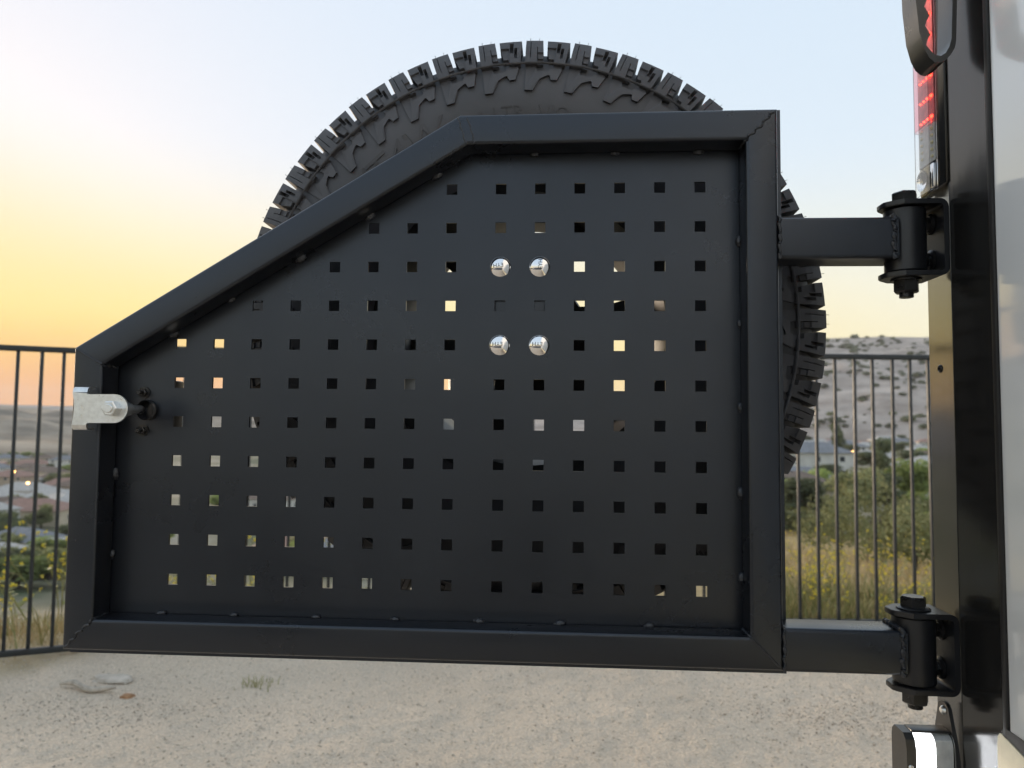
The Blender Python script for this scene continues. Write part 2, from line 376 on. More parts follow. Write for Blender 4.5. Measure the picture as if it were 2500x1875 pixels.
# mitred square tubes
def tube_profile(t0, t1, y0, y1, r, n=4):
    pts = []
    for (cx_, cy_, a0) in ((t1 - r, y1 - r, 0), (t0 + r, y1 - r, 90), (t0 + r, y0 + r, 180), (t1 - r, y0 + r, 270)):
        for k in range(n + 1):
            a = R(a0 + 90 * k / n); pts.append((cx_ + r * math.cos(a), cy_ + r * math.sin(a)))
    return pts
prof_t = tube_profile(0, .0381, -.0385, -.0004, .0042)
offs = {round(t, 6): offset(OUT, t) for t, _ in prof_t}
names = ['side_tube', 'diagonal_tube', 'top_tube', 'side_tube', 'bottom_tube']
for i in range(5):
    mb = MB(); v = []
    for k in (i, (i + 1) % 5):
        for t, y in prof_t: q = offs[round(t, 6)][k]; v.append((q[0], y, q[1]))
    n = len(prof_t); mb.add(v, [(a, (a + 1) % n, n + (a + 1) % n, n + a) for a in range(n)])
    gl(mb.build(names[i], M['coat'], gate, 40))
# weld seams across the mitres, and tack welds along the panel
def bead(pts, r, seed, n=7):
    rr = random.Random(seed); pp = []; rad = []
    for k in range(len(pts) - 1):
        a, b = Vector(pts[k]), Vector(pts[k + 1]); m = max(2, int((b - a).length / .0016))
        for j in range(m + (k == len(pts) - 2)):
            p = a.lerp(b, j / m); w = .0009 * math.sin((j + k * 5) * .8 + seed) + .0004 * math.sin(j * .31 + seed * 3) + rr.uniform(-.0003, .0003)
            pp.append(p + Vector((w, 0, -w))); rad.append(r * (1 + .12 * math.sin(j * 1.1 + seed) + rr.uniform(-.14, .14)))
    return MB().tube(pp, rad, n)
o0 = offset(OUT, .0045); o1 = offset(OUT, .0375); o2 = offset(OUT, .0383)
for i in range(5):
    if i == 2:      # two beads either side of the bend
        for dx in (-.003, .0085): gl(bead([(o0[i][0] + dx, -.0386, o0[i][1] - .001), (o1[i][0] + dx, -.0386, o1[i][1])], .0009, i + int(dx * 1000)).build('weld_seam', M['weld'], gate))
    else: gl(bead([(o0[i][0], -.0382, o0[i][1]), (o1[i][0], -.0385, o1[i][1]), (o2[i][0], -.034, o2[i][1]), (o2[i][0], -.006, o2[i][1])], .0017, i).build('weld_seam', M['weld'], gate))
bm = bmesh.new(); bmesh.ops.create_icosphere(bm, subdivisions=3, radius=1)
for v in bm.verts:
    k = 1 + .22 * noise.noise(v.co * 2.2) + .10 * math.sin(v.co.x * 11); v.co = Vector((v.co.x * .0072, v.co.y * .0040, v.co.z * .0042)) * k
tack = MB().bmadd(bm).mesh('tack_weld', M['weld'], 60)
inner = offset(OUT, .0385)
def tacks(a, b, ts):
    A, B = Vector(a), Vector(b); d = (B - A).normalized(); ang = math.atan2(d.y, d.x)
    for t in ts:
        p = A + d * t; o = link('tack_weld', tack, None, gate)
        o.location = (p.x, -.0022, p.y + .34); o.rotation_euler = (random.uniform(-.2, .2), -ang + random.uniform(-.15, .15), 0)
        k = random.uniform(.8, 1.15); o.scale = (k, k, k * random.uniform(.9, 1.2))
bl, tl, dk, tr, br = inner
tacks(bl, br, [x - bl[0] for x in (-.4188, -.3229, -.2163, -.1147, -.0081, .093, .2024)])
tacks(br, tr, [z - br[1] for z in (.184, .0781, -.0264, -.1324, -.2358)])
tacks(bl, tl, [z - bl[1] for z in (-.1189, -.2234)])
tacks(tl, dk, [(x - tl[0]) / math.cos(math.atan2(dk[1] - tl[1], dk[0] - tl[0])) for x in (-.0698, -.1572, -.2481, -.3395, -.4157)])
tacks(dk, tr, [x - dk[0] for x in (.0565, .1605, .2661)])
# hinge arms and barrels, part of the gate
BX = .5135
for z0, z1, tilt in ((.1530, .2038, 0), (-.3372, -.2864, 0)):
    arm = MB()
    pr = tube_profile(z0, z1, -.0375, .0125, .005)
    v = [(.3545, y, z) for z, y in pr] + [(BX - .018, y, z) for z, y in pr]; n = len(pr)
    arm.add(v, [(a, (a + 1) % n, n + (a + 1) % n, n + a) for a in range(n)])
    arm_o = gl(arm.build('hinge_arm', M['coat'], gate, 40))
    zc = (z0 + z1) / 2
    MBb = MB().lathe([(.0085, zc - .0390), (.0222, zc - .0390), (.0237, zc - .0375), (.0237, zc + .0375), (.0222, zc + .0390), (.0085, zc + .0390)], 40, Matrix.Translation((BX, -.0125, 0)))
    gl(MBb.build('hinge_barrel', M['hingeblk'], gate))
    for dx, seed in ((.3553, 3), (BX - .0235, 9)):
        ring = [(dx, -.0378, z0), (dx, -.0378, z1 - .002), (dx, -.0355, z1 + .001), (dx, .010, z1 + .001)]
        gl(bead(ring, .0028 if dx > .4 else .0018, seed).build('weld_seam', M['weld'], gate))
# carriage bolts with stamped letters
def text_mesh(txt, size, extrude, name, font_shear=0):
    cu = D.curves.new('tmp', 'FONT'); cu.body = txt; cu.size = size; cu.extrude = extrude; cu.align_x = 'CENTER'; cu.align_y = 'CENTER'; cu.resolution_u = 3; cu.shear = font_shear
    o = D.objects.new('tmp', cu); COL.objects.link(o); bpy.context.view_layer.update()
    me = D.meshes.new_from_object(o.evaluated_get(bpy.context.evaluated_depsgraph_get())); me.name = name
    D.objects.remove(o); D.curves.remove(cu); me.materials.clear(); return me
RB, HB = .0132, .0058                       # head radius and height
RS = (RB * RB + HB * HB) / (2 * HB)
dome = [(0, HB)] + [(RB * k / 14, HB - RS + math.sqrt(RS * RS - (RB * k / 14) ** 2)) for k in range(1, 15)] + [(RB - .0006, -.0004)]
TOY = Matrix.Rotation(R(90), 4, 'X')        # local z -> -Y
bolt_me = MB().lathe(dome, 48, TOY).mesh('carriage_bolt', M['chrome'], 60)
txt = text_mesh('EYH', .0076, .0012, 'stamped_letters'); txt.materials.append(M['stamp'])
for v in txt.vertices:
    x, y, z = v.co; x += .0022; y -= .0012; rr = math.hypot(x, y); s_ = HB - RS + math.sqrt(RS * RS - rr * rr); v.co = (x, -(s_ + (.00025 if z > 0 else -.0004)), y)
for k, (c, r) in enumerate(BOLTS):
    x, z = hole(c, r); b = link('carriage_bolt', bolt_me, None, gate); b.location = (x, -.0002, z + .34)
    t = link('stamped_letters', txt, None, b); t.rotation_euler = (0, R(-90) if k == 1 else R(180 + random.uniform(-6, 6)), 0)
# wheel mount behind the panel
x8, z3 = hole(8, 3); x9, z5 = hole(9, 5)
mb = MB().box((x8 - .028, .0042, z5 - .028), (x9 + .028, .0105, z3 + .028), .001); gl(mb.build('mount_plate', M['coat'], gate))
mb = MB()
for c, r in BOLTS: x, z = hole(c, r); mb.cyl((x, .004, z), (x, .19, z), .0063, 12)
gl(mb.build('mount_studs', M['boltblk'], gate))
mb = MB().lathe([(.030, -.0106), (.030, -.165), (.075, -.165), (.075, -.172), (0, -.172)], 32, Matrix.Translation((.0387, 0, .0955)) @ TOY); gl(mb.build('mount_hub', M['hingeblk'], gate))
# latch paddle on the left upright
lx, lz = -.4505, -.0362
outl = [(lx + .0175 * math.cos(R(a)), lz + .0175 * math.sin(R(a))) for a in range(90, -91, -12)]
outl += [(-.4835, lz - .0178), (-.4850, lz - .0200), (-.5030, lz - .0203), (-.5013, lz - .008), (-.5010, lz), (-.5016, lz + .010), (-.5040, lz + .0195), (-.4860, lz + .0185), (-.4838, lz + .0172)]
pad = MB().prism(outl, 1, -.0705, -.0675)
for sgn in (1, -1):      # tabs folded back towards the tube
    zc = lz + sgn * .0196
    prt = [(-.0705, zc), (-.0695, zc + sgn * .0042), (-.0665, zc + sgn * .0066), (-.0545, zc + sgn * .0072), (-.0545, zc + sgn * .0044), (-.066, zc + sgn * .0038), (-.0675, zc)]
    pad.prism(prt, 0, -.5035, -.4850)
lp = gl(pad.build('latch_paddle', M['zinc'], gate, 50))
nut = MB().hexa((lx, -.0706, lz), (lx, -.0815, lz), .0098, .0012).build('nut', M['zinc'], lp, 25)
MB().cyl((lx, -.0805, lz), (lx, -.0835, lz), .0052, 20, .0006).build('stud_end', M['zinc'], lp)
MB().lathe([(.0055, .012), (.0055, .066)], 20, Matrix.Translation((lx, 0, lz)) @ TOY).lathe([(0, .064), (.0095, .064), (.0095, .0675), (0, .0675)], 24, Matrix.Translation((lx, 0, lz)) @ TOY).lathe([(0, .040), (.0082, .040), (.0090, .046), (.0082, .052), (0, .052)], 24, Matrix.Translation((lx, 0, lz)) @ TOY).build('latch_shaft', M['zinc'], lp)
gl(MB().lathe([(.0135, -.03), (.0135, .006), (.0118, .008), (.0118, -.03)], 28, Matrix.Translation((lx + .003, 0, lz)) @ TOY).build('latch_sleeve', M['hingeblk'], gate))
gl(MB().box((lx - .03, .0045, lz - .045), (lx + .032, .036, lz + .04), .003).build('latch_housing', M['hingeblk'], gate))
for z in (-.0136, -.0631):
    o = gl(MB().lathe([(0, .0), (.0075, 0), (.0080, .0015), (0, .0017)], 20, Matrix.Translation((-.4535, -.0002, z)) @ TOY).hexa((-.4535, -.0018, z), (-.4535, -.0068, z), .0055, .0008).cyl((-.4535, -.006, z), (-.4535, -.015, z), .0029, 12, .0005).build('latch_stud', M['boltblk'], gate))

# ------------------------------------------------------------------ spare wheel
WC = (.044, .21, GZ + .0885)
wheel = empty('spare_wheel', WC); tag(wheel, 'black spare wheel with chunky all-terrain tyre mounted behind the perforated gate', 'wheel')
INN = [(.045, .396), (.112, .393), (.128, .379), (.1405, .362)]
OUTP = [(.045, .4125), (.1255, .4085), (.1395, .388), (.1475, .3655)]
front = [(.112, .214), (.120, .232), (.137, .258), (.1470, .285), (.1490, .305), (.1475, .330), (.1415, .358), (.128, .379), (.112, .393), (.045, .3965)]
carc = [(r, f) for f, r in front] + [(r, -f) for f, r in reversed(front)]
tyre = MB().lathe(carc, 144, TOY).build('tyre', M['rubber'], wheel, 60)
ring = MB().lathe([(.3632, .1478), (.3643, .1496), (.3656, .1496), (.3668, .1470)], 144, TOY).build('mould_line', M['rubber_dark'], tyre, 60)
def sidewall_f(r): return float(np.interp(r, [p[1] for p in front[:9]], [p[0] for p in front[:9]]))
def polar_pt(s, f, r): return (r * math.sin(s), -f, r * math.cos(s))
NP = 37; PER = 2 * math.pi / NP
def relief(cols, rows, hts, sfun):
    """grid of cells on the shoulder: hts[row][col] in 0..1, sfun(col_break, t) gives the angle"""
    mb = MB()
    def pt(i, t, k):
        a = min(int(t), 2); u = t - a
        fi = [INN[a][q] * (1 - u) + INN[a + 1][q] * u for q in (0, 1)]; fo = [OUTP[a][q] * (1 - u) + OUTP[a + 1][q] * u for q in (0, 1)]
        f = fi[0] + (fo[0] - fi[0]) * k; r = fi[1] + (fo[1] - fi[1]) * k
        return polar_pt(sfun(cols[i], t), f, r)
    nr, nc = len(rows) - 1, len(cols) - 1
    H = lambda a, b: hts[a][b] if 0 <= a < nr and 0 <= b < nc else 0.
    for a in range(nr):
        for b in range(nc):
            h = H(a, b)
            if h <= 0: continue
            q = [(b, rows[a]), (b + 1, rows[a]), (b + 1, rows[a + 1]), (b, rows[a + 1])]
            mb.add([pt(i, t, h) for i, t in q], [(0, 1, 2, 3)])
            for (da, db, e0, e1) in ((-1, 0, 0, 1), (0, 1, 1, 2), (1, 0, 2, 3), (0, -1, 3, 0)):
                h2 = H(a + da, b + db)
                if h2 < h: mb.add([pt(*q[e0], h), pt(*q[e1], h), pt(*q[e1], h2), pt(*q[e0], h2)], [(0, 1, 2, 3)])
    return mb
rows = [0, .55, 1, 1.18, 1.7, 2.2, 2.6, 3]
wA = .0295; sl = .0024
colsA = [-wA, -.0135, -.0135 + sl, .0085, .0085 + sl, wA]
hA = [[1, 1, 1, 1, 1], [1, 1, 1, 1, 1], [1, 1, 1, 1, 1], [1, .45, 1, 1, 1], [1, .45, 1, .45, 1], [1, .45, 1, .45, .8], [1, 1, 1, .6, .55]]
fA = lambda c, t: c * (1 + .05 * max(0, t - 1)) + .002 * (t - 1) * (c > 0)
wB = .0395
colsB = [-wB, -.020, -.006, -.006 + sl, .010, .010 + sl, .024, wB]
hB = [[.97] * 7, [.97] * 7, [.97] * 7, [.97, .97, .97, .5, .97, .97, .97], [.80, .80, .97, .5, .97, .5, .97], [.80, .80, .97, .97, .97, .5, .97], [.0, .80, .97, .97, .97, .97, .97]]
fB = lambda c, t: c * (1 - .06 * max(0, t - 1)) + (.008 * max(0, t - 1.7) if c < -.019 else 0)
mbA = relief(colsA, rows, hA, fA)
for s_ in (-.016, .015): mbA.cyl(polar_pt(s_, .122, .4075), polar_pt(s_ + .001, .1225, .4135), .0004, 4)
meA = mbA.mesh('tread_block', M['rubber_dark'], 0)
meB = relief(colsB, rows, hB, fB).mesh('tread_block_wide', M['rubber_dark'], 0)
# sidewall lug: outline (arc mm, radius) below each pair of blocks
zp = [(100, 318), (90, 515), (158, 518), (215, 430), (270, 405), (290, 402), (305, 437), (355, 435), (385, 350), (370, 318), (285, 318), (288, 355), (275, 374), (190, 374), (180, 345), (190, 318)]
def lugpt(x, y, h): r = .3650 - (y - 318) * .000205; return polar_pt((x - 160) / 5206 / .385, sidewall_f(r) + h, r)
def lug(zp, h):
    n = len(zp); mb = MB(); mb.add([lugpt(x, y, h) for x, y in zp] + [lugpt(x, y, -.004) for x, y in zp], [tuple(range(n))] + [(i, n + i, n + (i + 1) % n, (i + 1) % n) for i in range(n)])
    return mb
mbl = lug(zp, .0042)
mbl.add([lugpt(x, y, .0044 + dz) for x, y, dz in ((152, 505, .0), (165, 508, -.0035), (222, 432, -.0035), (208, 436, 0))], [(0, 1, 2, 3)])
lug_me = mbl.mesh('sidewall_lug', M['rubber'], 0)
base_a = R(1.2)
for k in range(NP):
    for nm, me_, da in (('tread_block', meA, 0), ('tread_block', meB, .0849), ('sidewall_lug', lug_me, 0)):
        o = link(nm, me_, None, tyre); o.rotation_euler = (0, base_a + k * PER + da, 0)
# rest of the tread (centre and rear rows), out of sight from here
mb = MB()
for k in range(NP):
    for f0, f1, da in ((.006, .040, .02), (-.034, -.002, .1), (-.082, -.042, .05), (-.128, -.088, .0)):
        a0 = k * PER + da; a1 = a0 + .125
        vv = [polar_pt(a, f, r) for r in (.394, .4125) for a, f in ((a0, f0), (a1, f0 + .006), (a1, f1 + .006), (a0, f1))]
        mb.add(vv, [(4, 5, 6, 7), (0, 1, 5, 4), (1, 2, 6, 5), (2, 3, 7, 6), (3, 0, 4, 7)])
tag(mb.build('centre_tread', M['rubber_dark'], tyre, 0), kind='stuff')
def side_letters(txt, size, a_deg, r_mid, h, shear=0, spread=1.):
    me_ = text_mesh(txt, size, .001, 'raised_letters', shear)
    for v in me_.vertices:
        x, y, z = v.co; r = r_mid + y; a = R(a_deg) + x * spread / r_mid
        v.co = polar_pt(a, sidewall_f(r) + (h if z > 0 else -.001), r)
    return link('raised_letters', me_, M['rubber_dark'], tyre)
side_letters('A/T4W', .058, -41.5, .2935, .0016, .25)
side_letters('A LTR . VIO', .026, -1.5, .2945, .0008, 0, 1.0)
# rim
bar = [(.196, .105), (.214, .112), (.219, .116), (.2215, .112), (.216, .104), (.205, .09), (.192, .04), (.190, -.06), (.205, -.09), (.216, -.104), (.2215, -.114), (.216, -.116), (.200, -.100), (.184, -.07), (.184, .05)]
rim = MB().lathe(bar, 96, TOY, closed=True).build('rim', M['rim'], wheel, 40)
MB().lathe([(.0, .020), (.070, .020), (.088, .010), (.092, -.008), (.080, -.02), (.0, -.02)], 64, TOY).build('hub_disc', M['rim'], rim, 40)
sp = MB()
v = []
for (r, hw, f0, f1) in ((.070, .030, .016, -.016), (.120, .021, .010, -.014), (.165, .025, .012, -.012), (.192, .040, .020, -.012)):
    v += [(-hw, -f0, r), (hw, -f0, r), (hw * .7, -f1, r), (-hw * .7, -f1, r)]
f = []
for a in range(3):
    for b in range(4): f.append((a * 4 + b, a * 4 + (b + 1) % 4, a * 4 + 4 + (b + 1) % 4, a * 4 + 4 + b))
spoke = sp.add(v, f).mesh('spoke', M['rim'], 30)
for k in range(6):
    o = link('spoke', spoke, None, rim); o.rotation_euler = (0, R(30 + 60 * k - 12), 0)

# ------------------------------------------------------------------ van and the things fixed to it
VX = .553; VZ0, VZ1 = .62, 2.95
van = empty('van', (VX + 1.2, -1.0, 0)); tag(van, 'white van body with glossy black corner trim at right edge', 'van')
def vp(o): o.parent = van; o.matrix_parent_inverse = Matrix.Translation((-VX - 1.2, 1.0, 0)); return o
def vbuild(mb, name, m, smooth=35): return vp(mb.build(name, m, None, smooth))
vbuild(MB().box((VX - .001, -2.10, VZ0 + .02), (VX + 2.6, -.1300, VZ1), .004), 'rear_wall', M['white'])
vbuild(MB().box((VX + .060, -.1290, VZ0 + .02), (VX + 2.6, -.004, VZ1 - .02), .004), 'side_wall', M['white'])
# black corner extrusion in two faces with a groove between
FA_ = R(11); FW = .092
ext_prof = [(VX + FW * math.sin(FA_), -.0395 + FW * math.cos(FA_)), (VX, -.0395), (VX + .0022, -.0405), (VX + .0022, -.0418), (VX - .0006, -.0428), (VX - .0006, -.1195), (VX + .0035, -.1212), (VX + .058, -.1212), (VX + .058, -.0395 + FW * math.cos(FA_))]
vbuild(MB().prism(ext_prof, 2, VZ0 - .04, VZ1 - .01), 'corner_post', M['gloss'], 20)
vbuild(MB().box((VX - .0025, -.1295, VZ0), (VX + .03, -.1215, VZ1 - .015), .002), 'door_seal', M['seal'])
SCRM = Matrix.Translation((VX + .048 * math.sin(FA_), -.0395 + .048 * math.cos(FA_), GZ + .0239)) @ Matrix.Rotation(-FA_, 4, 'Z') @ Matrix.Rotation(R(-90), 4, 'Y')
scr = MB().lathe([(.0017, .0012), (.0019, .0016), (.0036, .0022), (.0050, .001), (.0052, 0)], 20, SCRM).lathe([(0, .0004), (.0017, .0004), (.0017, .0016)], 6, SCRM)
vbuild(scr, 'trim_screw', M['boltblk'])
# cream bumper end low on the rear wall
bp = [(-.1135, GZ - .62), (-.1128, GZ - .377), (-.1145, GZ - .370), (-.1185, GZ - .3665), (-.30, GZ - .3600), (-.30, GZ - .62)]
bp = [(-.1135, GZ - .62), (-.1130, GZ - .379), (-.1142, GZ - .3715), (-.1175, GZ - .3672), (-.1215, GZ - .3668), (-.1600, GZ - .3755), (-1.9, GZ - .40), (-1.9, GZ - .62)]
vbuild(MB().prism(bp, 0, VX - .0030, VX + .10), 'bumper_end', M['cream'], 20)
vbuild(MB().prism([(-.118, GZ - .3655), (-.124, GZ - .3590), (-1.9, GZ - .38), (-1.9, GZ - .398), (-.160, GZ - .3745)], 0, VX - .0022, VX + .09), 'bumper_seal', M['seal'], 20)
vbuild(MB().box((VX + .15, -2.0, .42), (VX + 2.5, -.1, VZ0 + .03), .02), 'chassis', M['seal'])

# hinge brackets
def bracket(zc, label):
    b = empty('hinge_bracket', (VX, -.0135, GZ + zc)); tag(b, label, 'bracket', 'hinge brackets on the black corner trim')
    # local frame: x from the van plane (negative = towards the gate), y along the depth, z up
    H2, TH = .0465, .0062; X0 = BX - VX
    # C section: back plate with rounded bends into two flanges
    back = MB(); ro, ri = .010, .004
    sec = [(-.0005, -H2 + ro)] + [(-.0005 - ro + ro * math.cos(R(a)), -H2 + ro - ro * math.sin(R(a))) for a in range(0, 91, 15)]
    flz = -.040
    def c_prof():
        p = []
        for a in range(0, 91, 15): p.append((-.0005 - ro + ro * math.cos(R(a)), H2 - ro + ro * math.sin(R(a))))
        p.append((-.024, H2)); p.append((-.024, H2 - TH))
        for a in range(90, -1, -15): p.append((-.0005 - ro + ri * math.cos(R(a)), H2 - ro + ri * math.sin(R(a))))
        q = [(x, -z) for x, z in reversed(p)]
        return p + q
    back.prism(c_prof(), 1, -.0265, .0265)
    bo = back.build('back_plate', M['hingeblk'], b, 40)
    fl = [(-.0235, -.0265), (X0 - .012, -.0265), (X0 - .027, -.013), (X0 - .0300, -.008), (X0 - .0300, .008), (X0 - .027, .013), (X0 - .012, .0265), (-.0235, .0265)]
    for z0, z1 in ((H2 - TH, H2), (-H2, -H2 + TH)):
        bmf = bmesh.new(); vs = [bmf.verts.new((x, y, z0)) for x, y in fl]; fc = bmf.faces.new(vs)
        e = bmesh.ops.extrude_face_region(bmf, geom=[fc])
        for v in [g for g in e['geom'] if isinstance(g, bmesh.types.BMVert)]: v.co.z = z1
        bmesh.ops.recalc_face_normals(bmf, faces=bmf.faces)
        bmesh.ops.bevel(bmf, geom=[ed for ed in bmf.edges if abs(ed.verts[0].co.z - ed.verts[1].co.z) < 1e-6], offset=.0008, segments=2, affect='EDGES')
        MB().bmadd(bmf).build('flange', M['hingeblk'], b, 40)
    # pivot bolt
    pb = MB().hexa((X0, 0, H2 + .0022), (X0, 0, H2 + .0150), .0150, .0018).build('pivot_bolt', M['boltblk'], b, 25); pb.rotation_euler = (0, 0, 0)
    MB().lathe([(0, H2 + .0001), (.0185, H2 + .0001), (.0190, H2 + .0015), (.0150, H2 + .0036), (0, H2 + .0036)], 32, Matrix.Translation((X0, 0, 0))).build('washer', M['boltblk'], pb)
    MB().cyl((X0, 0, -H2 - .0225), (X0, 0, H2), .0080, 20).build('shank', M['boltblk'], pb)
    nu = MB().hexa((X0, 0, -H2 - .0022), (X0, 0, -H2 - .0170), .0150, .0018).build('pivot_nut', M['boltblk'], b, 25)
    MB().lathe([(0, -H2 - .0001), (.0175, -H2 - .0001), (.0175, -H2 - .0024), (0, -H2 - .0024)], 32, Matrix.Translation((X0, 0, 0))).build('washer', M['boltblk'], nu)
    th = MB()
    for k in range(4): z = -H2 - .0165 - k * .0016; th.lathe([(.0072, z), (.0084, z - .0008), (.0072, z - .0016)], 20, Matrix.Translation((X0, 0, 0)))
    th.build('thread', M['boltblk'], nu, 20)
    for z in (.0225, -.0225):
        fb = MB().lathe([(0, .0068), (.0125, .0068), (.0130, .0085), (.0098, .0108), (0, .0108)], 32, Matrix.Translation((0, .004, z)) @ Matrix.Rotation(R(-90), 4, 'Y')).build('flange_bolt', M['boltblk'], b)
        MB().hexa((-.0100, .004, z), (-.0205, .004, z), .0092, .0012).build('hex_head', M['boltblk'], fb, 25)
    return b
bracket(.1784, 'upper black hinge bracket bolted to the van corner below the red tail light')
bracket(-.3118, 'lower black hinge bracket bolted to the van corner above the lit lamp')

# tail light bar
tlz0, tlz1 = GZ + .2395, GZ + .78
tl_ = empty('tail_light', (VX, .010, tlz0)); tag(tl_, 'slim vertical tail light bar with glowing red section above the upper hinge', 'tail light')
def tp(mb, name, m, par=tl_, smooth=35):
    o = mb.build(name, m, None, smooth); o.parent = par
    if par is tl_: o.matrix_parent_inverse = Matrix.Translation((-VX, -.010, -tlz0))
    return o
tp(MB().box((VX - .0035, -.0415, tlz0 + .004), (VX + .0100, .0225, tlz1), .0015), 'bezel', M['gloss'])
tp(MB().box((VX - .0048, -.0200, tlz0 + .040), (VX - .0036, .0185, GZ + .327), 0), 'led_board', M['ledboard'])
tp(MB().box((VX - .0048, -.0200, GZ + .3275), (VX - .0036, .0185, tlz1 - .01), 0), 'red_led_board', M['ledboard_red'])
lpz = GZ + .3262
def lens(z0, z1, name, m):
    pr = [(VX - .0036, -.0225), (VX - .0095, -.0215), (VX - .0112, -.0190), (VX - .0115, .0150), (VX - .0100, .0200), (VX - .0036, .0210)]
    pi = [(VX - .0036, -.0212), (VX - .0088, -.0204), (VX - .0103, -.0182), (VX - .0106, .0144), (VX - .0093, .0188), (VX - .0036, .0197)]
    return tp(MB().prism(pr + pi[::-1], 2, z0, z1), name, m, tl_, 20)
lens(tlz0 + .002, lpz, 'clear_lens', M['lens'])
lens(lpz + .0003, tlz1, 'red_lens', M['lens_red'])
tp(MB().lathe([(.0130, .0068), (.0125, .0056), (.009, .0024), (.004, .0005), (0, 0)], 32, Matrix.Translation((VX - .0037, .0020, tlz0 + .0200)) @ Matrix.Rotation(R(-90), 4, 'Y')), 'reflector_bowl', M['chrome'])
tp(MB().box((VX - .0075, -.0200, tlz0 + .006), (VX - .0037, -.0125, tlz0 + .036), .001), 'reflector_frame', M['chrome'])
led = MB().lathe([(0, .0024), (.0012, .0021), (.0020, .0010), (.0022, 0)], 14, Matrix.Rotation(R(-90), 4, 'Y')).mesh('led', None)
ledr = led.copy(); ledr.materials.append(M['led_red']); led.materials.append(M['led_off'])
for z in np.arange(GZ + .3355, tlz1 - .02, .0262):
    for y, k in ((-.0150, 1.3), (-.0060, .9), (.0025, .8), (.0110, .7)):
        o = link('lit_led', ledr, None, tl_); o.location = (-.0048, y - .010, z - tlz0); o.scale = (.9, k * .72, k * .72)
for z in np.arange(tlz0 + .046, GZ + .325, .0088):
    o = link('unlit_led', led, None, tl_); o.location = (-.0048, -.0140 - .010, z - tlz0)
    o = link('unlit_led', led, None, tl_); o.location = (-.0048, .0100 - .010, z - tlz0 + .004)

# grab handle: flat loop with finger grooves, hanging at the top edge
hz0 = .3700; hz1 = .70; hY0, hY1 = -.096, -.064
hd = empty('grab_handle', (VX, -.08, GZ + hz1)); tag(hd, 'black grab handle loop with finger grooves beside the tail light', 'handle')
xl, xr = .4925, .5365
def cl(pts, n=10):
    res = []
    for k in range(len(pts) - 1):
        for j in range(n): res.append((pts[k][0] + (pts[k + 1][0] - pts[k][0]) * j / n, pts[k][1] + (pts[k + 1][1] - pts[k][1]) * j / n))
    return res + [pts[-1]]
tip = .3625
outer = [(.4865, hz1), (.4925, .44), (.4960, .400), (.5010, .380), (.5060, .3695), (.5120, .3640), (.5175, tip + .0005), (.5235, .3655), (.5300, .3725), (.5345, .3800), (.5362, .388), (.5385, .44), (.5420, hz1)]
inner_r = [(.5365, hz1), (.5335, .44), (.5312, .391), (.5285, .3815), (.5245, .3745), (.5190, .3710), (.5130, .3725), (.5080, .3775)]
groove = []
z = .3840
while z < hz1:
    x0 = .5055 - (z - .384) * .018
    groove += [(x0 - .0025, z), (x0 - .0008, z + .006), (x0 + .0030, z + .0125), (x0 - .0008, z + .019)]; z += .0225
hpoly = outer + inner_r + groove + [(.4985, hz1)]
mb = MB().prism(hpoly, 1, hY0, hY1)
o = mb.build('loop', M['handle'], None, 25); o.parent = hd; o.matrix_parent_inverse = Matrix.Translation((-VX, .08, -GZ - hz1)); o.location = (0, 0, GZ)
o = MB().box((.490, hY0, hz1 + .0005), (VX, hY1, hz1 + .03), .004).build('mount', M['handle']); o.parent = hd; o.matrix_parent_inverse = Matrix.Translation((-VX, .08, -GZ - hz1)); o.location = (0, 0, GZ)

# lit lamp under the lower hinge
LZ = GZ - .4020
wl_ = empty('rear_lamp', (VX, -.012, LZ - .085)); tag(wl_, 'small lit white lamp in black housing under the lower hinge', 'lamp')
def lpv(mb, name, m, smooth=35): o = mb.build(name, m, None, smooth); o.parent = wl_; o.matrix_parent_inverse = Matrix.Translation((-VX, .012, -LZ + .085)); return o
ear = [(.0128, LZ - .095), (.0128, LZ - .012)] + [(-.010 + .0115 * math.cos(R(a)) * (1.2 if a < 90 else 1), GZ - .3840 + .0105 * math.sin(R(a))) for a in range(20, 161, 14)] + [(-.033, LZ - .012), (-.037, LZ - .03), (-.037, LZ - .095)]
lpv(MB().prism(ear, 0, VX - .0055, VX - .0012), 'base_plate', M['handle'])
lpv(MB().lathe([(0, .009), (.0030, .009), (.0050, .0070), (.0054, .0056)], 20, Matrix.Translation((VX, -.010, GZ - .3835)) @ Matrix.Rotation(R(-90), 4, 'Y')), 'mounting_screw', M['zinc'])
lensb = [(-.034, LZ - .014), (-.031, LZ - .0065), (-.025, LZ - .0035), (-.006, LZ - .0035), (-.001, LZ - .007), (.0005, LZ - .014), (.0005, LZ - .085), (-.034, LZ - .085)]
lpv(MB().prism(lensb, 0, VX - .0500, VX - .0057), 'lens', M['lens'], 30)
sm = [(y * .8 - .004, LZ + (z - LZ) * .9 - .004) for y, z in lensb]
lpv(MB().prism(sm, 0, VX - .0260, VX - .0065), 'reflector', mat('lamp_reflector', (.88, .88, .85), .3, .2, var=.12, scale=90))
lpv(MB().box((VX - .0465, -.029, LZ - .078), (VX - .0280, -.005, LZ - .014), .002), 'light_strip', M['lamp_on'])
hood = [(-.037, LZ - .018), (-.034, LZ - .0075), (-.028, LZ - .0020), (-.006, LZ - .0015), (0, LZ - .007), (.0015, LZ - .014), (.0015, LZ - .075), (-.006, LZ - .086), (-.030, LZ - .086), (-.037, LZ - .078)]
lpv(MB().prism(hood, 0, VX - .0610, VX - .0502), 'end_cap', M['handle'], 30)
lpv(MB().box((VX - .0500, -.026, LZ - .0034), (VX - .0058, -.0060, LZ - .0005), .001), 'top_rib', M['handle'])
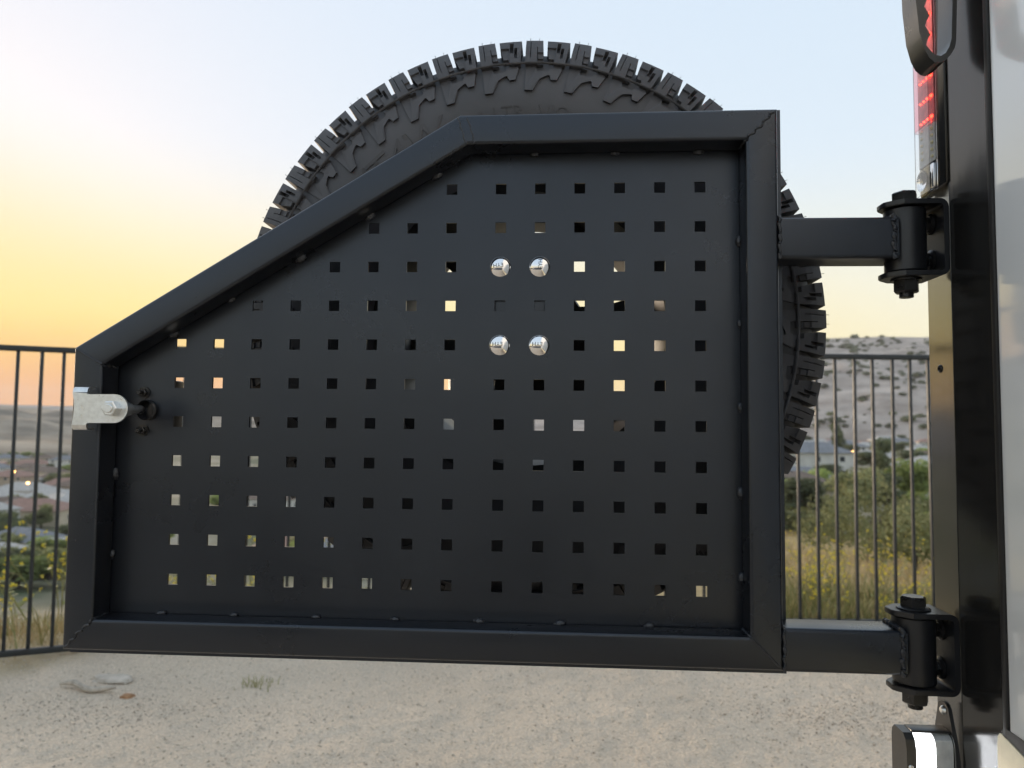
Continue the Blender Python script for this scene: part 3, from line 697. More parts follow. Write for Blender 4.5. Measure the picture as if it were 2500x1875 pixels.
lpv(MB().lathe([(0, .0015), (.0022, .0012), (.0030, 0)], 16, Matrix.Translation((VX - .0565, -.0372, LZ - .038)) @ TOY), 'cap_screw', M['zinc'])

# ------------------------------------------------------------------ fence
def fence_section(p0, p1, z0, z1, first, pitch, n, label, post_at=None, rail_y=0):
    a = Vector((*p0, 0)); b = Vector((*p1, 0)); d = (b - a); L_ = d.length; d.normalize(); ang = math.atan2(d.y, d.x)
    e = empty('picket_fence', (p0[0], p0[1], 0), ang); tag(e, label, 'fence', 'black iron fence sections')
    for z, h in ((z0, .030), (z1, .028)):
        MB().box((.0, -.016, z - h / 2), (L_, .016, z + h / 2), .003).build('rail', M['fence'], e)
    pk = MB().box((-.0078, -.0078, z0 + .0152), (.0078, .0078, z1 - .0142), .0015).mesh('picket', M['fence'])
    for k in range(n):
        x = first + k * pitch
        if 0 < x < L_: o = link('picket', pk, None, e); o.location = (x, 0, 0); o.rotation_euler = (random.uniform(-.002, .002), random.uniform(-.004, .004), random.uniform(-.1, .1))
    for x in (post_at or []):
        po = MB().box((x - .025, -.025, .030), (x + .025, .025, z1 + .085), .003).build('post', M['fence'], e)
        MB().box((x - .029, -.029, z1 + .0855), (x + .029, .029, z1 + .104), .004).build('post_cap', M['fence'], po)
    return e
zl0, zl1, zr0, zr1 = .066, 1.548, .120, 1.602
# left section: first picket measured so that three show left of the gate
La = (Vector(FA) - Vector(FL0)).length
fence_section(FL0, FA, zl0, zl1, (La - .245) % .1008, .1008, 40, 'black iron picket fence section left of the gate', [La])
Lb = (Vector(FB) - Vector(FA)).length
fence_section(FA, FB, (zl0 + zr0) / 2, (zl1 + zr1) / 2, .11, .1075, 30, 'middle iron fence section seen only through the panel holes', [Lb])
Lc = (Vector(FR) - Vector(FB)).length
dR = (Vector(FR) - Vector(FB)).normalized()
x0 = (1.4423 + .5) / dR.x
fence_section(FB, FR, zr0, zr1, x0 - 18 * .1070, .1070, 60, 'black iron picket fence section between the tyre and the van', [Lc])

# ------------------------------------------------------------------ vegetation and valley
def leafmat(name, c1, c2, sc=.9):
    m = mat(name, c1, .7, col2=c2, scale=sc, spec=.2, detail=3); N, L = nodes(m); b = N['Principled BSDF']
    oi = N.new('ShaderNodeObjectInfo'); hsv = N.new('ShaderNodeHueSaturation'); mr = N.new('ShaderNodeMapRange'); mr.inputs['To Min'].default_value = .65; mr.inputs['To Max'].default_value = 1.45
    L.new(oi.outputs['Random'], mr.inputs[0]); L.new(mr.outputs[0], hsv.inputs['Value']); src = b.inputs['Base Color'].links[0].from_socket; L.new(src, hsv.inputs['Color']); L.new(hsv.outputs[0], b.inputs['Base Color'])
    tr = N.new('ShaderNodeBsdfTranslucent'); L.new(hsv.outputs[0], tr.inputs['Color']); ms = N.new('ShaderNodeMixShader'); ms.inputs[0].default_value = .42
    L.new(b.outputs[0], ms.inputs[1]); L.new(tr.outputs[0], ms.inputs[2]); L.new(ms.outputs[0], N['Material Output'].inputs['Surface'])
    return m
M['leaf_olive'] = leafmat('olive_leaves', (.15, .16, .075), (.33, .34, .17))
M['leaf_green'] = leafmat('green_leaves', (.14, .18, .055), (.36, .42, .15))
M['leaf_dark'] = leafmat('dark_leaves', (.085, .10, .055), (.21, .23, .125))
M['bark'] = mat('bark', (.09, .07, .05), .9, var=.3, scale=10)
def crown_mesh(name, blobs, n, size, mt, seed, flat=.6):
    g = np.random.default_rng(seed); w = np.array([b[3] ** 2 for b in blobs]); pick = g.choice(len(blobs), n, p=w / w.sum())
    B = np.array(blobs)[pick]; d = g.normal(size=(n, 3)); d /= np.linalg.norm(d, axis=1)[:, None]
    rad = g.uniform(.35, 1.0, n) ** .45 * (1 + .22 * np.sin(d[:, 0] * 7 + B[:, 3]) * np.sin(d[:, 2] * 6))
    c = B[:, :3] + d * (B[:, 3] * rad)[:, None] * np.array([1, 1, .85])
    u = g.normal(size=(n, 3)); u /= np.linalg.norm(u, axis=1)[:, None]; nn = d + .7 * g.normal(size=(n, 3)); v = np.cross(nn, u); v /= np.linalg.norm(v, axis=1)[:, None]; u = np.cross(v, nn); u /= np.linalg.norm(u, axis=1)[:, None]
    s = (size * g.uniform(.6, 1.4, n))[:, None]
    P = np.stack([c - u * s, c + v * s * flat, c + u * s, c - v * s * flat], 1).reshape(-1, 3)
    return np_mesh(name, P, np.arange(n * 4).reshape(-1, 4), mt)
def make_tree(kind, seed):
    g = random.Random(seed); h = 7.0; t = empty('tree')
    tk = MB().tube([(0, 0, -.6), (g.uniform(-.1, .1), 0, 1.0), (g.uniform(-.3, .3), .1, 2.4), (g.uniform(-.5, .5), .2, 4.4)], [.26, .20, .15, .06], 8)
    for k in range(5):
        a = g.uniform(0, 6.28); tk.tube([(0, 0, 1.4 + .3 * k), (math.cos(a) * .8, math.sin(a) * .8, 2.4 + .35 * k), (math.cos(a) * 1.7, math.sin(a) * 1.7, 3.4 + .45 * k)], [.10, .07, .03], 6)
    tk.build('trunk', M['bark'], t)
    bl_ = []
    for k in range(16 if kind != 'tall' else 13):
        a = g.uniform(0, 6.28); r = g.uniform(.2, 2.2) * (.55 if kind == 'tall' else 1); z = g.uniform(2.2, 5.6) + (g.uniform(0, 2.5) if kind == 'tall' else 0)
        bl_.append((math.cos(a) * r, math.sin(a) * r, z, g.uniform(.7, 1.25)))
    m = {'round': M['leaf_olive'], 'bright': M['leaf_green'], 'dark': M['leaf_dark'], 'tall': M['leaf_dark']}[kind]
    link('crown', crown_mesh('crown', bl_, 3200, .20, m, seed), None, t)
    return t
protos = {k: [make_tree(k, 100 + 7 * i + j) for j in range(2)] for i, k in enumerate(('round', 'bright', 'dark', 'tall'))}
used = set()
def put_tree(kind, j, az, d, h, w, label, group):
    p = protos[kind][j]
    if (kind, j) in used: t = copy_tree(p)
    else: t = p; used.add((kind, j))
    x, y, z = polar(az, d); t.location = (x, y, z); t.rotation_euler = (0, 0, random.uniform(0, 6.28)); t.scale = (w / 5.2, w / 5.2, h / 7.4)
    tag(t, label, 'tree', group); return t
adj = {'round': 'olive green round tree', 'bright': 'bright green bushy tree', 'dark': 'dark green dense tree', 'tall': 'tall narrow dark tree'}
TR_ = [('round', 0, 20.8, 88, 7.2, 6.0), ('bright', 0, 25.0, 105, 8.0, 6.2), ('dark', 0, 23.3, 95, 6.0, 5.0), ('round', 1, 24.2, 52, 5.0, 4.8), ('bright', 1, 26.6, 58, 6.2, 4.6), ('bright', 0, 26.3, 44, 3.6, 3.2), ('dark', 1, 18.6, 75, 6.4, 6.4),
       ('round', 0, 17.3, 62, 4.6, 4.8), ('round', 1, 19.4, 58, 3.6, 3.8), ('bright', 1, 16.6, 80, 6.0, 5.0), ('tall', 0, 23.0, 130, 8.5, 5.0), ('round', 0, 21.6, 120, 6.4, 7.0),
       ('bright', 0, 18.2, 110, 5.6, 6.0), ('dark', 0, 19.8, 140, 4.2, 8.0), ('round', 1, 26.8, 140, 8.0, 8.0), ('dark', 1, 24.6, 170, 7.0, 9.0), ('round', 0, 17.4, 180, 7.0, 9.0), ('dark', 0, 22.4, 200, 5.0, 10.0), ('tall', 1, 20.4, 230, 10, 6.0),
       ('dark', 1, 27.4, 240, 9, 11.0), ('round', 1, 18.9, 260, 7, 9.0), ('bright', 1, 25.6, 300, 8, 10), ('dark', 0, 21.2, 330, 8, 11), ('round', 0, 23.8, 360, 8, 12), ('dark', 1, 17.8, 400, 9, 13), ('round', 1, 26.4, 430, 6, 9), ('dark', 0, 20.2, 530, 7, 9), ('dark', 1, 24.4, 540, 7, 9)]
for k, j, az, d, h, w in TR_:
    far = 'near the dry slope' if d < 70 else ('in mid valley' if d < 160 else 'below the pale hill')
    put_tree(k, j, az, d, h, w, f'{adj[k]} {far} right of the tyre', f'{adj[k]}s {far}')
gl_ = random.Random(5)
for i in range(84):
    az = gl_.uniform(-39.5, -32.5); d = gl_.choice([132, 140, 150, 160, 175, 190, 205, 225, 250, 280, 310, 350, 390, 440, 500, 560, 620]) * gl_.uniform(.95, 1.05); k = gl_.choice(['round', 'bright', 'dark', 'round'])
    far = 'below the left fence' if d < 170 else 'among the houses beyond the left fence'
    put_tree(k, i % 2, az, d, gl_.uniform(4, 7.0), gl_.uniform(5, 10), f'{adj[k]} {far}', f'{adj[k]}s {far}')
for i in range(20):
    az = gl_.uniform(-30.5, -9); d = gl_.uniform(95, 400); k = gl_.choice(['round', 'bright', 'dark'])
    put_tree(k, i % 2, az, d, gl_.uniform(4, 7), gl_.uniform(4.5, 9), f'{adj[k]} glimpsed through the panel holes', f'{adj[k]}s behind the panel')
# houses
M['pane'] = mat('window_glass', (.03, .04, .05), .1)
walls = {'white': (.62, .60, .56), 'cream': (.58, .50, .38), 'tan': (.42, .33, .25), 'pale grey': (.45, .45, .44)}
roofs = {'grey': (.20, .20, .21), 'brown': (.17, .12, .09), 'red': (.30, .18, .14), 'pale': (.42, .39, .36)}
WM = {k: mat(k.replace(' ', '_') + '_stucco', v, .9, var=.1, scale=.6) for k, v in walls.items()}
RM = {k: mat(k + '_shingles', v, .85, var=.2, scale=1.2) for k, v in roofs.items()}
win_me = MB().box((-.6, -.04, 0), (.6, .05, 1.2)).mesh('window', WM['white'], 0)
pane_me = MB().box((-.5, -.06, .1), (.5, -.041, 1.1)).mesh('pane', M['pane'], 0)
hcount = {}
def house(az, d, L_, W_, H_, wall, roof, rz, where, hip=True):
    x, y, z = polar(az, d); e = empty('house', (x, y, z), rz)
    lab = f'{wall} house with {roof} roof {where}'
    tag(e, lab, 'house', f'{wall} houses with {roof} roofs {where}')
    MB().box((-L_ / 2, -W_ / 2, -2), (L_ / 2, W_ / 2, H_)).build('wall', WM[wall], e, 0)
    rh = W_ * .24; ov = .5; q = W_ / 2 if hip else -.0
    v = [(-L_ / 2 - ov, -W_ / 2 - ov, H_ + .01), (L_ / 2 + ov, -W_ / 2 - ov, H_ + .01), (L_ / 2 + ov, W_ / 2 + ov, H_ + .01), (-L_ / 2 - ov, W_ / 2 + ov, H_ + .01), (-L_ / 2 + q - ov, 0, H_ + rh), (L_ / 2 - q + ov, 0, H_ + rh)]
    MB().add(v, [(0, 1, 5, 4), (1, 2, 5), (2, 3, 4, 5), (3, 0, 4), (3, 2, 1, 0)]).build('roof', RM[roof], e, 0)
    n = max(2, int(L_ / 4))
    for fl in range(2 if H_ > 4.5 else 1):
        for k in range(n):
            wx = -L_ / 2 + (k + .5) * L_ / n
            o = link('window', win_me, None, e); o.location = (wx, -W_ / 2 - .001, 1.0 + 2.8 * fl); link('pane', pane_me, None, o)
    for sx in (-1, 1):
        o = link('window', win_me, None, e); o.location = (sx * (L_ / 2 + .001), 0, 1.0); o.rotation_euler = (0, 0, sx * math.pi / 2); link('pane', pane_me, None, o)
    return e
RH = [(17.0, 95, 11, 8, 3.0, 'cream', 'brown', .5), (18.3, 165, 15, 9, 5.6, 'white', 'grey', .1), (17.2, 120, 12, 8, 3.2, 'white', 'grey', -.4), (22.6, 300, 17, 10, 3.4, 'cream', 'pale', -.2), (20.4, 340, 19, 11, 5.2, 'white', 'grey', .2), (18.2, 380, 16, 10, 3.2, 'tan', 'pale', .3), (24.0, 410, 16, 10, 3.2, 'white', 'grey', -.5), (25.6, 350, 17, 10, 3.4, 'pale grey', 'pale', .1),
      (21.8, 430, 18, 10, 3.2, 'cream', 'red', .3), (19.4, 250, 15, 9, 3.2, 'tan', 'brown', .1), (26.2, 210, 15, 9, 3.2, 'cream', 'brown', -.3), (23.4, 480, 18, 10, 5.2, 'white', 'pale', .1), (17.0, 300, 16, 9, 3.2, 'white', 'pale', -.1), (25.8, 165, 12, 8, 3.0, 'cream', 'pale', .6)]
RH += [(17.6, 440, 14, 9, 3.2, 'white', 'brown', .2), (19.0, 400, 13, 9, 3.2, 'cream', 'pale', -.2), (20.9, 470, 14, 9, 3.2, 'white', 'pale', .4), (22.2, 380, 13, 9, 3.2, 'tan', 'pale', 0.), (24.7, 470, 14, 9, 3.2, 'cream', 'pale', .2), (26.0, 500, 15, 9, 3.2, 'white', 'red', -.2), (19.9, 520, 15, 9, 3.2, 'white', 'red', .1), (23.0, 540, 15, 9, 3.2, 'tan', 'grey', .3)]
for a in RH: house(*a, 'in the valley between tyre and van')
cw = list(walls); cr = list(roofs)
LH = [(-38.4, 150, 12, 8, 3.0, 'tan', 'pale', .5), (-36.6, 165, 12, 8, 3.0, 'cream', 'grey', -.3), (-34.8, 155, 11, 8, 3.0, 'white', 'pale', .2), (-36.2, 205, 16, 10, 3.4, 'cream', 'red', .1), (-37.9, 230, 16, 10, 3.4, 'tan', 'brown', .6), (-35.0, 260, 17, 10, 3.4, 'white', 'pale', -.2), (-38.3, 290, 17, 10, 3.4, 'cream', 'pale', .3), (-36.7, 320, 18, 11, 3.4, 'white', 'pale', 0.), (-34.4, 330, 16, 10, 3.4, 'tan', 'red', .4), (-37.4, 370, 18, 10, 3.4, 'pale grey', 'pale', .2), (-35.6, 400, 18, 10, 3.4, 'cream', 'brown', -.3), (-38.7, 430, 18, 10, 3.4, 'white', 'grey', .1), (-36.4, 470, 18, 10, 3.4, 'white', 'red', .3), (-34.8, 500, 18, 10, 3.4, 'white', 'pale', .5), (-37.6, 540, 18, 10, 3.4, 'cream', 'grey', .1)]
for i in range(14): LH.append((-39 + 5.6 * ((i * .381) % 1), 190 + 27 * i, gl_.uniform(11, 15), gl_.uniform(8, 10), gl_.choice([3.0, 3.2, 5.2]), gl_.choice(['white', 'white', 'cream', 'tan']), gl_.choice(['pale', 'brown', 'pale', 'red', 'grey']), gl_.uniform(-.6, .6)))
for a in LH: house(*a, 'beyond the left fence')
for i in range(10): house(-29 + 1.9 * i, gl_.uniform(120, 420), 16, 10, 3.3, gl_.choice(cw), gl_.choice(cr), gl_.uniform(-.5, .5), 'glimpsed through the panel holes')
# lit street lamps
M['pole'] = mat('lamp_pole', (.25, .25, .24), .5)
M['sodium'] = emit('sodium_lamp', (1, .50, .14), 2.5)
for az, d, side in ((-37.2, 330, 'beyond the left fence'), (-36.4, 300, 'beyond the left fence'), (-33.9, 360, 'beyond the left fence'), (19.6, 330, 'in the valley between tyre and van'), (21.1, 310, 'in the valley between tyre and van')):
    x, y, z = polar(az, d); e = empty('street_lamp', (x, y, z)); tag(e, f'lit street lamp {side}', 'street lamp', f'lit street lamps {side}')
    hh = 5.0 if az > 0 else 9.0; MB().tube([(0, 0, -1), (0, 0, hh - 1), (0, -.4, hh - .2), (0, -1.6, hh)], [.12, .09, .07, .06], 8).build('pole', M['pole'], e)
    MB().lathe([(0, -.35), (.35, -.22), (.42, 0), (.25, .22), (0, .3)], 12, Matrix.Translation((0, -1.8, hh - .2))).build('lamp_head', M['sodium'], e)
# shrubs on the pale hill
shr = [crown_mesh('shrub', [(0, 0, .8, 1.3), (.9, .3, .7, 1.0), (-.8, -.2, .6, 1.0), (.1, .7, 1.1, .9)], 160, .42, M['leaf_dark'], 300 + i) for i in range(3)]
g = random.Random(9); cnt = 0
azH = np.degrees(np.arctan2(HX - EYE[0], HY - EYE[1]))
idx = np.argwhere((azH > 16.3) & (azH < 26.8)); g.shuffle(li := idx.tolist())
for (a, b) in li:
    if cnt >= 295: break
    if a < 4 or a > 78: continue
    if g.random() > (.25 + .75 * (fbm(np.array([HX[a, b]]), np.array([HY[a, b]]), 90, 2, 55)[0] > -.02)) : continue
    cnt += 1; o = link('shrub', shr[cnt % 3]); o.location = (HX[a, b] + g.uniform(-6, 6), HY[a, b] + g.uniform(-3, 3), HZ[a, b]); k = g.uniform(.7, 2.0) * (1.0 if g.random() > .10 else 1.9); o.scale = (k * 1.25, k * 1.25, k * .85); o.rotation_euler = (0, 0, g.uniform(0, 6))
    tag(o, 'small dark shrub dotting the pale hillside behind the town', 'shrub', 'shrubs on the pale hillside')

# dry grass beyond the fence
def blades(name, pts, hmin, hmax, width, mt, seed, lean=.5):
    g = np.random.default_rng(seed); n = len(pts); P = np.asarray(pts, float)
    a = g.uniform(0, 6.28, n); h = g.uniform(hmin, hmax, n); w = width * g.uniform(.6, 1.4, n); la = g.uniform(0, 6.28, n); ln = h * lean * g.uniform(0, 1, n)
    sx, sy = np.cos(a) * w, np.sin(a) * w; tx, ty = np.cos(la) * ln, np.sin(la) * ln
    V = np.stack([np.stack([P[:, 0] - sx, P[:, 1] - sy, P[:, 2] - .02], -1), np.stack([P[:, 0] + sx, P[:, 1] + sy, P[:, 2] - .02], -1),
                  np.stack([P[:, 0] + sx * .7 + tx * .4, P[:, 1] + sy * .7 + ty * .4, P[:, 2] + h * .6], -1), np.stack([P[:, 0] - sx * .7 + tx * .4, P[:, 1] - sy * .7 + ty * .4, P[:, 2] + h * .6], -1),
                  np.stack([P[:, 0] + tx, P[:, 1] + ty, P[:, 2] + h], -1)], 1).reshape(-1, 3)
    k = np.arange(n)[:, None] * 5
    F = np.concatenate([k + [0, 1, 2], k + [0, 2, 3], k + [3, 2, 4]])
    return np_mesh(name, V, F, mt)
M['straw'] = mat('dry_straw', (.36, .27, .13), .8, col2=(.60, .48, .28), scale=3, spec=.2)
M['weedgreen'] = mat('weed_green', (.17, .18, .06), .7, col2=(.36, .34, .15), scale=5, spec=.2)
def scatter(n, az0, az1, d0, d1, seed, pw=1.0, beyond=.05):
    g = np.random.default_rng(seed); az = np.radians(g.uniform(az0, az1, n)); d = d0 + (d1 - d0) * g.uniform(0, 1, n) ** pw
    x = EYE[0] + d * np.sin(az); y = EYE[1] + d * np.cos(az); fy = np.interp(x, [-9, FL0[0], FA[0], FB[0], FR[0], 9], [-.6, FL0[1], FA[1], FB[1], FR[1], 3.8])
    ok = y > fy + beyond; x, y = x[ok], y[ok]; return np.stack([x, y, terrain(x, y)], -1)
tag(link('dry_grass', blades('dry_grass', np.concatenate([scatter(22000, 12, 32, 4.4, 22, 1, 1.5), scatter(7000, -42, -12, 4.0, 9, 2, 1.3)]), .04, .16, .003, M['straw'], 3, .9)), 'golden dry grass covering the slope behind the fence', 'grass', kind='stuff')
tag(link('green_weeds', blades('green_weeds', np.concatenate([scatter(4200, 14, 30, 4.4, 5.8, 4, 1.6), scatter(900, -42, -14, 4.0, 6.5, 5, 1.2)]), .04, .20, .004, M['weedgreen'], 6, .8)), 'low green weeds growing along the fence', 'weeds', kind='stuff')
# flowering mustard plants
M['petal'] = mat('yellow_petals', (.72, .58, .03), .6, col2=(.80, .70, .10), scale=40, spec=.2)
M['stem'] = mat('mustard_stem', (.20, .22, .08), .7, col2=(.32, .30, .13), scale=12, spec=.2)
def mustard(seed, h, leggy):
    g = random.Random(seed); e = empty('mustard_plant'); st = MB(); fl = MB(); lf = MB()
    def flower(p):
        for k in range(g.randint(5, 9)):
            c = Vector(p) + Vector((g.uniform(-.012, .012), g.uniform(-.012, .012), g.uniform(-.012, .012)))
            a = g.uniform(0, 6); u = Vector((math.cos(a), math.sin(a), g.uniform(-.4, .4))) * .0075; w = Vector((-math.sin(a), math.cos(a), g.uniform(-.4, .4))) * .0075
            fl.add([c - u, c - w, c + u, c + w], [(0, 1, 2, 3)]); n_ = Vector((0, 0, .006)); fl.add([c - u - n_, c + n_, c + u - n_], [(0, 1, 2)])
    for s_ in range(g.randint(3, 5)):
        a = g.uniform(0, 6.28); l = g.uniform(.1, .4) * (2 if leggy else 1); hh = h * g.uniform(.65, 1.05)
        pts = [(0, 0, -.03), (math.cos(a) * l * .25, math.sin(a) * l * .25, hh * .45), (math.cos(a) * l * .7, math.sin(a) * l * .7, hh * .8), (math.cos(a) * l, math.sin(a) * l, hh)]
        st.tube(pts, [.0035, .0028, .002, .0012], 5); flower(pts[-1])
        for b in range(g.randint(2, 4)):
            t = g.uniform(.45, .95); i = 1 if t < .8 else 2; p = Vector(pts[i]).lerp(Vector(pts[i + 1]), g.random()); q = p + Vector((g.uniform(-.09, .09), g.uniform(-.09, .09), g.uniform(.05, .16) * h))
            st.tube([p, (p + q) / 2 + Vector((0, 0, -.01)), q], [.0018, .0015, .001], 4); flower(q)
        for b in range(5):
            p = Vector(pts[0]).lerp(Vector(pts[1]), g.random()) if b < 3 else Vector(pts[1]).lerp(Vector(pts[2]), g.random()); aa = g.uniform(0, 6.28); ll = g.uniform(.04, .11); q = p + Vector((math.cos(aa) * ll, math.sin(aa) * ll, g.uniform(-.01, .04))); w = Vector((-math.sin(aa), math.cos(aa), .2)) * ll * .16
            lf.add([p, (p + q) / 2 + w, q, (p + q) / 2 - w], [(0, 1, 2, 3)])
    st.build('stem', M['stem'], e); tag(fl.build('flowers', M['petal'], e, 0), kind='stuff'); lf.build('leaves', M['weedgreen'], e, 0)
    return e
mp = [mustard(40 + i, (.55, .75, .45, .65, .8, .6)[i], i > 3) for i in range(6)]; mused = set()
g = random.Random(3)
def put_mustard(i, x, y, sc, lab, grp):
    m = mp[i] if i not in mused else copy_tree(mp[i]); mused.add(i); m.location = (x, y, gz(x, y)); m.rotation_euler = (0, 0, g.uniform(0, 6.28)); m.scale = (sc, sc, sc); tag(m, lab, 'plant', grp)
for k in range(46):
    az = g.uniform(15.5, 28.5); d = 4.75 + 4.2 * g.random() ** 1.3; x, y, z = polar(az, d)
    near_ = d < 5.5
    put_mustard(k % 4, x, y, g.uniform(.32, .62), 'yellow flowering mustard plant ' + ('close behind the right fence' if near_ else 'farther down the dry slope at right'), 'mustard plants ' + ('close behind the right fence' if near_ else 'on the dry slope'))
for k in range(8):
    az = g.uniform(-40, -32.5); d = 4.55 + 1.5 * g.random(); x, y, z = polar(az, d)
    put_mustard((4, 5, 1, 2)[k % 4], x, y, g.uniform(.6, 1.0), 'leggy yellow mustard plant behind the left fence', 'mustard plants behind the left fence')
for k in range(12):
    az = g.uniform(-30, -12); d = 4.9 + 1.2 * g.random(); x, y, z = polar(az, d)
    put_mustard(k % 6, x, y, g.uniform(.6, 1.0), 'mustard plant glimpsed through the lower panel holes', 'mustard plants behind the panel')
# olive bushes on the slope
for (az, d, k, lab) in ((22.0, 9.5, .55, 'olive bush on the dry slope behind the right fence'), (20.3, 11.5, .40, 'smaller olive bush left of the olive bush on the slope'), (24.9, 8.2, .33, 'low olive bush on the slope nearest the van')):
    x, y, z = polar(az, d); e = empty('bush', (x, y, z)); tag(e, lab, 'bush')
    link('foliage', crown_mesh('foliage', [(0, 0, .55 * k * 2, .9 * k), (.7 * k, 0, .5 * k * 1.6, .7 * k), (-.7 * k, .2, .5 * k * 1.5, .7 * k), (.1, .3, 1.5 * k, .6 * k)], 1500, .035, M['leaf_olive'], int(az * 10), .35), None, e)
    MB().tube([(0, 0, -.05), (.02, 0, .3 * k), (.1 * k, 0, .9 * k)], [.015, .012, .006], 6).build('stem', M['bark'], e)

# ------------------------------------------------------------------ loose stones and litter on the dirt
def stones(name, n, x0, x1, y0, y1, s0, s1, mt, seed):
    g = np.random.default_rng(seed); x = g.uniform(x0, x1, n); y = g.uniform(y0, y1, n)
    z = terrain(x, y) + fbm(x, y, .6, 3, 21) * .020 + fbm(x, y, .11, 2, 31) * .008 + np.abs(fbm(x, y, .05, 2, 41)) * .010
    s = s0 * (s1 / s0) ** (g.uniform(0, 1, n) ** 3)
    base = np.array([[1, 0, 0], [-1, 0, 0], [0, 1, 0], [0, -1, 0], [0, 0, .7], [0, 0, -.7], [.62, .62, .3], [-.62, -.62, .3]])
    Fb = np.array([[0, 6, 4], [6, 2, 4], [2, 1, 4], [1, 7, 4], [7, 3, 4], [3, 0, 4], [2, 6, 0], [3, 7, 1], [0, 5, 2], [2, 5, 1], [1, 5, 3], [3, 5, 0]])
    a = g.uniform(0, 6.28, n); B = base[None] * (1 + g.uniform(-.35, .35, (n, 8, 1))); X = B[..., 0] * np.cos(a)[:, None] - B[..., 1] * np.sin(a)[:, None]; Y = B[..., 0] * np.sin(a)[:, None] + B[..., 1] * np.cos(a)[:, None]
    V = np.stack([X, Y, B[..., 2]], -1) * s[:, None, None] + np.stack([x, y, z + .15 * s], -1)[:, None]
    return np_mesh(name, V.reshape(-1, 3), (Fb[None] + 8 * np.arange(n)[:, None, None]).reshape(-1, 3), mt)
M['stone'] = mat('pale_gravel', (.38, .32, .25), .9, col2=(.70, .63, .53), scale=40, spec=.2)
M['stone_d'] = mat('dark_gravel', (.24, .195, .155), .9, col2=(.42, .35, .285), scale=40, spec=.2)
tag(link('gravel', stones('gravel', 40000, -3.2, 3.0, 1.2, 3.4, .0015, .006, M['stone'], 1)), 'fine pale gravel scattered over the dirt', 'gravel', kind='stuff')
tag(link('dark_gravel', stones('dark_gravel', 2500, -3.2, 3.0, 1.2, 3.4, .0015, .006, M['stone_d'], 2)), 'darker grit scattered over the dirt', 'gravel', kind='stuff')
def patch(name, n, cx, cy, sx, sy, mt, seed):
    g = np.random.default_rng(seed); me = stones(name, n, 0, 1, 0, 1, .0015, .0055, mt, seed); V = np.empty(len(me.vertices) * 3, np.float32); me.vertices.foreach_get('co', V); V = V.reshape(-1, 8, 3)
    c = V[:, :, :2].mean(1, keepdims=True); nx_ = cx + sx * g.normal(size=(n, 1)); ny_ = cy + sy * g.normal(size=(n, 1))
    z = terrain(nx_, ny_) + fbm(nx_, ny_, .6, 3, 21) * .020 + fbm(nx_, ny_, .11, 2, 31) * .008 + np.abs(fbm(nx_, ny_, .05, 2, 41)) * .010
    V[:, :, 2] += (z - V[:, :, 2].mean(1, keepdims=True) + .001); V[:, :, 0] += nx_ - c[..., 0]; V[:, :, 1] += ny_ - c[..., 1]
    me.vertices.foreach_set('co', V.ravel()); me.update(); return me
tag(link('grit_patch', patch('grit_patch', 1500, 1.25, 2.15, .30, .13, M['stone_d'], 21)), 'darker patch of loose grit on the dirt left of the lower hinge', 'gravel', kind='stuff')
tag(link('grit_patch', patch('grit_patch', 1100, -1.7, 2.05, .40, .12, M['stone_d'], 22)), 'darker patch of loose grit near the fence foot at left', 'gravel', kind='stuff')
def rock(x, y, s, mt, label, seed, flat=.5):
    bm = bmesh.new(); bmesh.ops.create_icosphere(bm, subdivisions=3, radius=1)
    for v in bm.verts: v.co = Vector((v.co.x * s[0], v.co.y * s[1], v.co.z * s[2])) * (1 + .35 * noise.noise(v.co * 1.4 + Vector((seed, 0, 0))) + .1 * noise.noise(v.co * 4 + Vector((0, seed, 0))))
    o = MB().bmadd(bm).build('rock', mt, None, 40); o.location = (x, y, gz(x, y) + s[2] * .3); tag(o, label, 'rock'); return o
M['rockgrey'] = mat('grey_rock', (.38, .33, .27), .9, col2=(.58, .51, .43), scale=25, bump=.6, bscale=150)
rock(-1.95, 2.42, (.10, .05, .014), M['rockgrey'], 'flat grey rock at the fence foot under the gate corner', 3)
rock(-1.76, 2.22, (.028, .020, .012), mat('rusty_stone', (.30, .17, .09), .9, var=.2, scale=30), 'small rust brown stone on the dirt near the fence foot', 5)
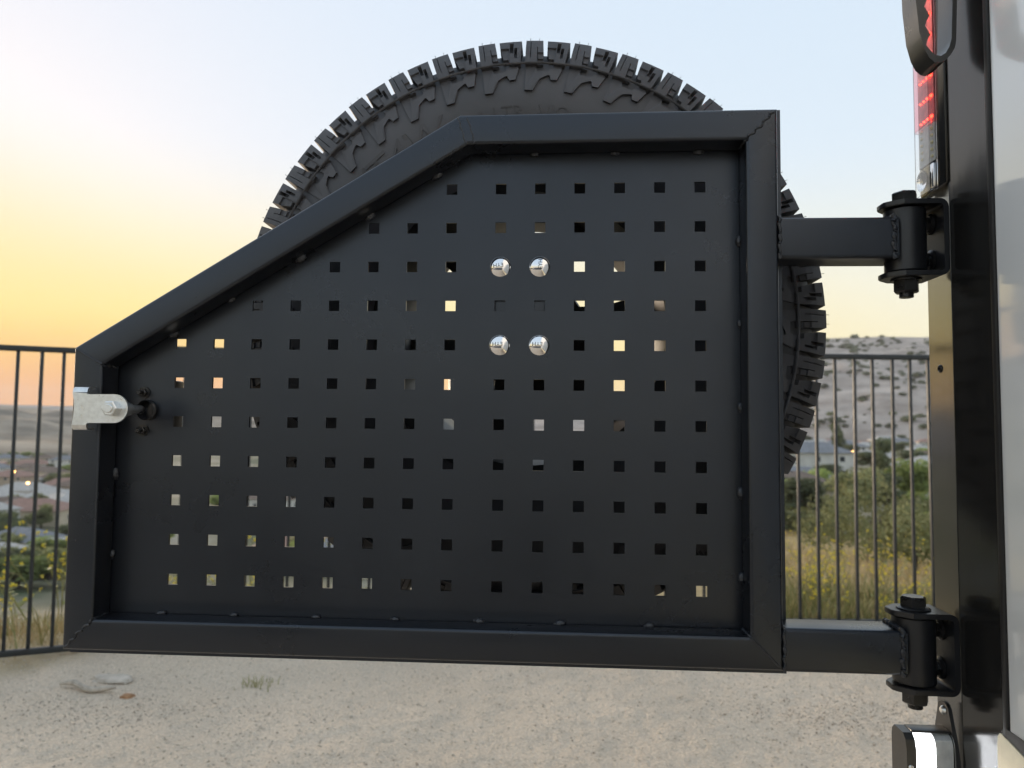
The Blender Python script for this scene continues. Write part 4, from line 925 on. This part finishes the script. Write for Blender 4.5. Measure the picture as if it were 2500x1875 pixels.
pts = [(-2.12 + .035 * k, 2.30 + .012 * math.sin(k * 1.1) - .006 * k, .018 + .008 * math.sin(k * .9)) for k in range(9)]
tag(MB().tube([(x, y, z + gz(x, y)) for x, y, z in pts], [.006, .012, .014, .012, .013, .014, .012, .010, .005], 8).build('branch', mat('weathered_wood', (.40, .35, .29), .9, var=.25, scale=40), None), 'pale weathered branch lying on the dirt near the fence foot', 'branch')
M['weed'] = M['weedgreen']
for k, (x, y, lab) in enumerate(((-1.28, 2.42, 'small green weed tuft on the dirt below the gate left end'), (-.55, 1.42, 'tiny green weed sprout in the foreground dirt at left'), (1.45, 1.75, 'tiny green weed tuft on the dirt at right'))):
    g2 = np.random.default_rng(k); n = 60 if k == 0 else 25; P = np.stack([x + g2.normal(0, .05 if k == 0 else .012, n), y + g2.normal(0, .03 if k == 0 else .01, n), np.full(n, gz(x, y))], -1)
    tag(link('weed', blades('weed', P, .01, .035 if k == 0 else .02, .002, M['weed'], k, .9)), lab, 'plant')

# ------------------------------------------------------------------ hazy evening air
hz = MB().box((-5400, -5400, -60), (5400, 5400, 260)).build('haze', None, None, 0)
hm = D.materials.new('evening_haze'); hm.use_nodes = True; N, L = nodes(hm); N.remove(N['Principled BSDF'])
pv = N.new('ShaderNodeVolumePrincipled'); pv.inputs['Color'].default_value = (.93, .92, .95, 1); pv.inputs['Density'].default_value = 1.1e-4; pv.inputs['Anisotropy'].default_value = 0.
L.new(pv.outputs[0], N['Material Output'].inputs['Volume']); hz.data.materials.append(hm); tag(hz, kind='stuff', label='thin pale evening haze over the valley', cat='haze')

# where a handful of look-alikes share a label, say which one by its place from the left
byl = {}
for o in list(COL.objects):
    if o.parent is None and 'label' in o: byl.setdefault(o['label'], []).append(o)
for lab, lst in byl.items():
    if 2 <= len(lst) <= 6 and len(lab.split()) <= 12:
        lst.sort(key=lambda o: math.atan2(o.location.x - EYE[0], o.location.y - EYE[1]))
        words = ['leftmost', 'second from left', 'third from left', 'fourth from left', 'fifth from left', 'sixth from left']
        for i, o in enumerate(lst): o['label'] = lab + ', ' + ('rightmost' if i == len(lst) - 1 else words[i])
